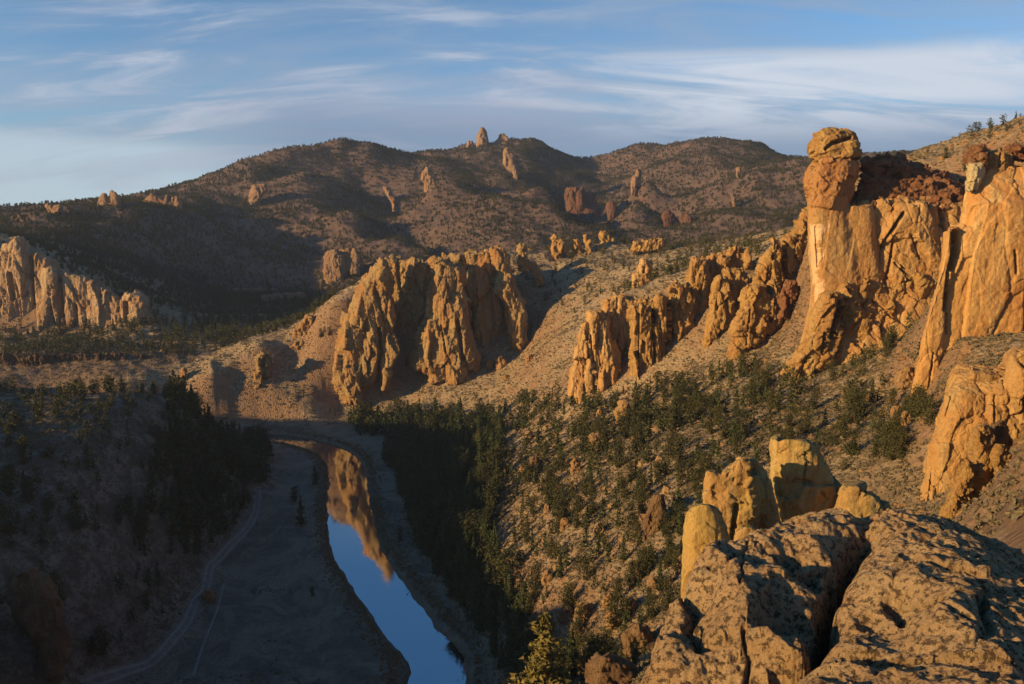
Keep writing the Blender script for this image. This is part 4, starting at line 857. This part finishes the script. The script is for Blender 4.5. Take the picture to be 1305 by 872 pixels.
# denser on slopes turned from the sun
gx = ground(P[:, 0]+12, P[:, 1])-ground(P[:, 0]-12, P[:, 1]); shade = sstep(-gx, 0, 9)
keep &= rng.random(len(P)) < .42+.58*shade
fh = [(a[0], a[1], a[2], rng.uniform(2.4, 5.6)) for a in P[keep]]
print('trees', len(trees), 'far', len(fh), time.time()-T0)
def merge(items, lib, fat=1.0):
    Vs = []; n = 0; Fs = []
    it = np.array(items)
    for s in range(len(lib)):
        sel = it[s::len(lib)]
        if not len(sel): continue
        cv, cf = lib[s]; a = rng.uniform(0, 6.28, len(sel)); ca, sa = np.cos(a), np.sin(a); h = sel[:, 3]; ft = fat*rng.uniform(.8, 1.2, len(sel))
        X_ = (cv[None, :, 0]*ca[:, None]-cv[None, :, 1]*sa[:, None])*(h*ft)[:, None]+sel[:, 0][:, None]
        Y_ = (cv[None, :, 0]*sa[:, None]+cv[None, :, 1]*ca[:, None])*(h*ft)[:, None]+sel[:, 1][:, None]
        Z_ = cv[None, :, 2]*h[:, None]+sel[:, 2][:, None]-.1
        v = np.stack([X_, Y_, Z_], -1).reshape(-1, 3); f = (cf[None]+(np.arange(len(sel))*len(cv))[:, None, None]).reshape(-1, 3)+n
        n += len(v); Vs.append(v); Fs.append(f)
    return np.concatenate(Vs), np.concatenate(Fs)
nearr = rest['juniper']
v1, f1_ = merge(nearr, LOW['juniper']); v2, f2_ = merge(fh, TINY['juniper'], 1.15)
tag(link('juniper_trees', mesh_np('juniper_trees', np.concatenate([v1, v2]), [f1_, f2_+len(v1)], M['juniper'], False)), 'countless small junipers dotting the far hills and benches', None, None, 'stuff')
if len(rest['pine']):
    v1, f1_ = merge(rest['pine'], LOW['pine']); tag(link('pine_trees', mesh_np('pine_trees', v1, [f1_], M['pine'], False)), 'remaining dark conifers of the valley forests', None, None, 'stuff')
# sagebrush and grass tufts
def clump(n, seed, flat=.7):
    rg = np.random.default_rng(seed); c = rg.normal(size=(n, 3)); c /= np.linalg.norm(c, axis=1)[:, None]; c *= (.25+.3*rg.random((n, 1))); c[:, 2] = np.abs(c[:, 2])*flat+.05
    return tris_cloud(c, np.full(n, .26), rg)
CL = [clump(12, s) for s in range(5)]
P, qx, qy, _ = scatter(260000, 70, 420); P2, qx2, qy2, _ = scatter(240000, 420, 900)
k1 = (rng.random(len(P)) < .25+.75*sstep(fbm(P/9, 3, 60), -.1, .4)) & (P[:, 2] > 2.1)
k1 &= ~((P[:, 2] < 5) & (rng.random(len(P)) < .86)) & (dline(P[:, 0], P[:, 1], TR) > 3.2)
k2 = (rng.random(len(P2)) < .2+.6*sstep(fbm(P2/14, 3, 61), -.1, .4)) & (P2[:, 2] > 5)
S = np.concatenate([P[k1], P2[k2]]); sz = rng.uniform(.5, 1.5, len(S))*np.where(np.hypot(S[:, 0], S[:, 1]) > 420, 1.3, 1)
v, f = merge(np.column_stack([S, sz]), CL)
tag(link('sagebrush', mesh_np('sagebrush', v, [f], M['shrub'], False)), 'dry sagebrush and grass tufts covering the slopes', None, None, 'stuff')
# reeds along the banks
P = []
for s in (-1, 1):
    for q in range(5200):
        i = random.randrange(30, len(RL)-30) if False else random.randrange(len(RL)-1); t = random.random(); a = RL[i]*(1-t)+RL[i+1]*t; tt = RL[i+1]-RL[i]; tt /= np.linalg.norm(tt)
        d = s*(12.5+abs(random.gauss(0, 1))*3.4); P.append((a[0]-tt[1]*d, a[1]+tt[0]*d))
P = np.array(P); z = ground(P[:, 0], P[:, 1]); ok = (z > .05) & (z < 4)
v, f = merge(np.column_stack([P[ok], z[ok], rng.uniform(.7, 1.9, ok.sum())]), CL, .8)
tag(link('reeds', mesh_np('reeds', v, [f], M['reed'], False)), 'dry tan reeds along both river banks', None, None, 'stuff')
# loose talus stones
def stone(seed):
    rg = np.random.default_rng(seed); t = (1+5**.5)/2
    v = np.array([(-1,t,0),(1,t,0),(-1,-t,0),(1,-t,0),(0,-1,t),(0,1,t),(0,-1,-t),(0,1,-t),(t,0,-1),(t,0,1),(-t,0,-1),(-t,0,1)])/1.9
    f = np.array([(0,11,5),(0,5,1),(0,1,7),(0,7,10),(0,10,11),(1,5,9),(5,11,4),(11,10,2),(10,7,6),(7,1,8),(3,9,4),(3,4,2),(3,2,6),(3,6,8),(3,8,9),(4,9,5),(2,4,11),(6,2,10),(8,6,7),(9,8,1)])
    return v*(.55+.6*rg.random((12, 1)))*np.array([1, .9, .7]), f
ST = [stone(s) for s in range(8)]
P, qx, qy, _ = scatter(110000, 70, 480)
k = (rng.random(len(P)) < sstep(fbm(P/16, 3, 90), -.05, .35)) & (P[:, 2] > 9) & (qx > 560)
P2, qx2, qy2, _ = scatter(30000, 480, 800); k2 = (rng.random(len(P2)) < .5*sstep(fbm(P2/16, 3, 91), 0, .35)) & (P2[:, 2] > 12)
S = np.concatenate([P[k], P2[k2]]); sz = .25+rng.pareto(2.6, len(S))*.35; sz = np.minimum(sz, 2.4)
v, f = merge(np.column_stack([S, sz]), ST)
tag(link('talus_stones', mesh_np('talus_stones', v, [f], M['boulder'], False)), 'loose talus stones strewn over the slopes', None, None, 'stuff')
print('veg', time.time()-T0)

# ------------------------------------------------------------------ air
hv = np.array([(x, y, z) for x in (-3460, 3460) for y in (-3460, 3460) for z in (-8, 520)], float)
hf = np.array([(0,1,3,2),(4,6,7,5),(0,4,5,1),(2,3,7,6),(0,2,6,4),(1,5,7,3)])
hm = bpy.data.materials.new('air'); hm.use_nodes = True; hm.node_tree.nodes.clear()
ho = hm.node_tree.nodes.new('ShaderNodeOutputMaterial'); hp = hm.node_tree.nodes.new('ShaderNodeVolumePrincipled')
hp.inputs['Density'].default_value = HAZE; hp.inputs['Color'].default_value = (.62, .76, 1, 1); hp.inputs['Anisotropy'].default_value = .2
hm.node_tree.links.new(hp.outputs[0], ho.inputs['Volume'])
tag(link('haze', mesh_np('haze', hv, [hf], hm, False)), 'thin evening haze over the canyon', None, None, 'stuff')
# ------------------------------------------------------------------ light, sky, camera
sc = bpy.context.scene
w = bpy.data.worlds.new('World'); sc.world = w; w.use_nodes = True; nt = w.node_tree; nt.nodes.clear()
class WN(NT):
    def __init__(s, t): s.t = t
t = WN(nt); out = t.n('ShaderNodeOutputWorld'); bg = t.n('ShaderNodeBackground'); bg.inputs['Strength'].default_value = .084; t.l(bg.outputs[0], out.inputs[0])
sky = t.n('ShaderNodeTexSky', sky_type='NISHITA'); sky.sun_disc = False; sky.sun_elevation = SUN_EL; sky.sun_rotation = -SUN_AZ; sky.altitude = 900; sky.air_density = 1.0; sky.dust_density = .6; sky.ozone_density = 2.0
tc = t.n('ShaderNodeTexCoord'); sp = t.n('ShaderNodeSeparateXYZ'); t.l(tc.outputs['Generated'], sp.inputs[0])
zz = t.math('ADD', t.math('MAXIMUM', sp.outputs[2], 0.0), .24)
cx_ = t.math('DIVIDE', sp.outputs[0], zz); cy_ = t.math('DIVIDE', sp.outputs[1], zz)
cb = t.n('ShaderNodeCombineXYZ'); t.l(cx_, cb.inputs[0]); t.l(cy_, cb.inputs[1])
def mp(v, sc_, rot=0, loc=(0, 0, 0)):
    m_ = t.n('ShaderNodeMapping'); m_.inputs['Scale'].default_value = sc_; m_.inputs['Rotation'].default_value = (0, 0, rot); m_.inputs['Location'].default_value = loc; t.l(v, m_.inputs[0]); return m_.outputs[0]
c1 = t.noise(mp(cb.outputs[0], (.42, 1.1, 1), .12, (3.1, 1.7, 0)), 1.0, 9, .55, .6)
c2 = t.noise(mp(cb.outputs[0], (1.3, 4.4, 1), .2, (7.3, .4, 0)), 1.0, 10, .6, .9)
c3 = t.noise(mp(cb.outputs[0], (.25, .6, 1), .0, (1.2, 5.5, 0)), 1.0, 4, .5, .3)
veil = t.rng(t.math('ADD', t.math('MULTIPLY', c1, .65), t.math('MULTIPLY', c2, .35)), .36, .56)
hi = t.rng(sp.outputs[2], .24, .40, 1, 0)
blue = t.mix(1.0, sky.outputs[0], t.mix(t.rng(sp.outputs[2], .22, .42), (.72, .97, 1.16), (.36, .86, 1.15)), 'MULTIPLY')
col = t.mix(t.math('MULTIPLY', t.math('MULTIPLY', veil, hi), .75), blue, (2.45, 3.0, 3.85))
lit = t.math('MULTIPLY', t.rng(c2, .46, .66), t.math('MULTIPLY', hi, t.rng(c3, .40, .58)))
col = t.mix(t.math('MULTIPLY', lit, .75), col, (4.6, 4.9, 5.7))
azs = t.math('ARCTAN2', sp.outputs[0], sp.outputs[1]); ele = t.math('ADD', sp.outputs[2], t.math('MULTIPLY', azs, .03))
b1 = t.math('MULTIPLY', t.math('MULTIPLY', t.rng(ele, .10, .135), t.rng(ele, .225, .20, 0, 1)), t.rng(azs, .02, .28))
b1 = t.math('MULTIPLY', b1, t.rng(c2, .34, .58))
col = t.mix(t.math('MULTIPLY', b1, .85), col, (5.0, 5.4, 6.1))
b2 = t.math('MULTIPLY', t.math('MULTIPLY', t.rng(azs, -.26, -.42), t.rng(ele, .10, .08)), t.rng(c2, .7, .45))
col = t.mix(t.math('MULTIPLY', b2, .7), col, (3.9, 4.9, 5.6))
b3 = t.math('MULTIPLY', t.math('MULTIPLY', t.rng(ele, .10, .15), t.rng(ele, .24, .21)), t.rng(azs, .15, -.05))
col = t.mix(t.math('MULTIPLY', t.math('MULTIPLY', b3, t.rng(c1, .38, .60)), .6), col, (3.0, 3.15, 4.15))
b4 = t.math('MULTIPLY', t.math('MULTIPLY', t.rng(ele, .045, .08), t.rng(ele, .165, .11)), t.rng(azs, -.42, -.2))
col = t.mix(t.math('MULTIPLY', b4, .55), col, (1.15, 1.75, 2.9))
t.l(col, bg.inputs['Color'])
sl = bpy.data.lights.new('sun', 'SUN'); sl.energy = 5.0; sl.angle = math.radians(.8); sl.color = (1.0, .66, .28)
so = bpy.data.objects.new('sun', sl); C.objects.link(so)
from mathutils import Vector
so.rotation_euler = Vector((-SUN[0], -SUN[1], -SUN[2])).to_track_quat('-Z', 'Y').to_euler()
cam = bpy.data.cameras.new('camera'); cam.sensor_width = 36; cam.lens = F/1305*36; cam.clip_end = 30000; cam.clip_start = .1
co = bpy.data.objects.new('camera', cam); C.objects.link(co); co.location = (0, 0, CAMZ); co.rotation_euler = (math.pi/2-PIT, 0, 0); sc.camera = co
sc.view_settings.view_transform = 'Standard'; sc.view_settings.look = 'None'; sc.view_settings.gamma = 1; sc.view_settings.exposure = .72
sc.render.engine = 'CYCLES'; sc.cycles.use_denoising = True; sc.cycles.max_bounces = 4; sc.cycles.diffuse_bounces = 3; sc.cycles.glossy_bounces = 3
for o in C.objects:
    if 'base' in o: del o['base']
print('done', time.time()-T0)
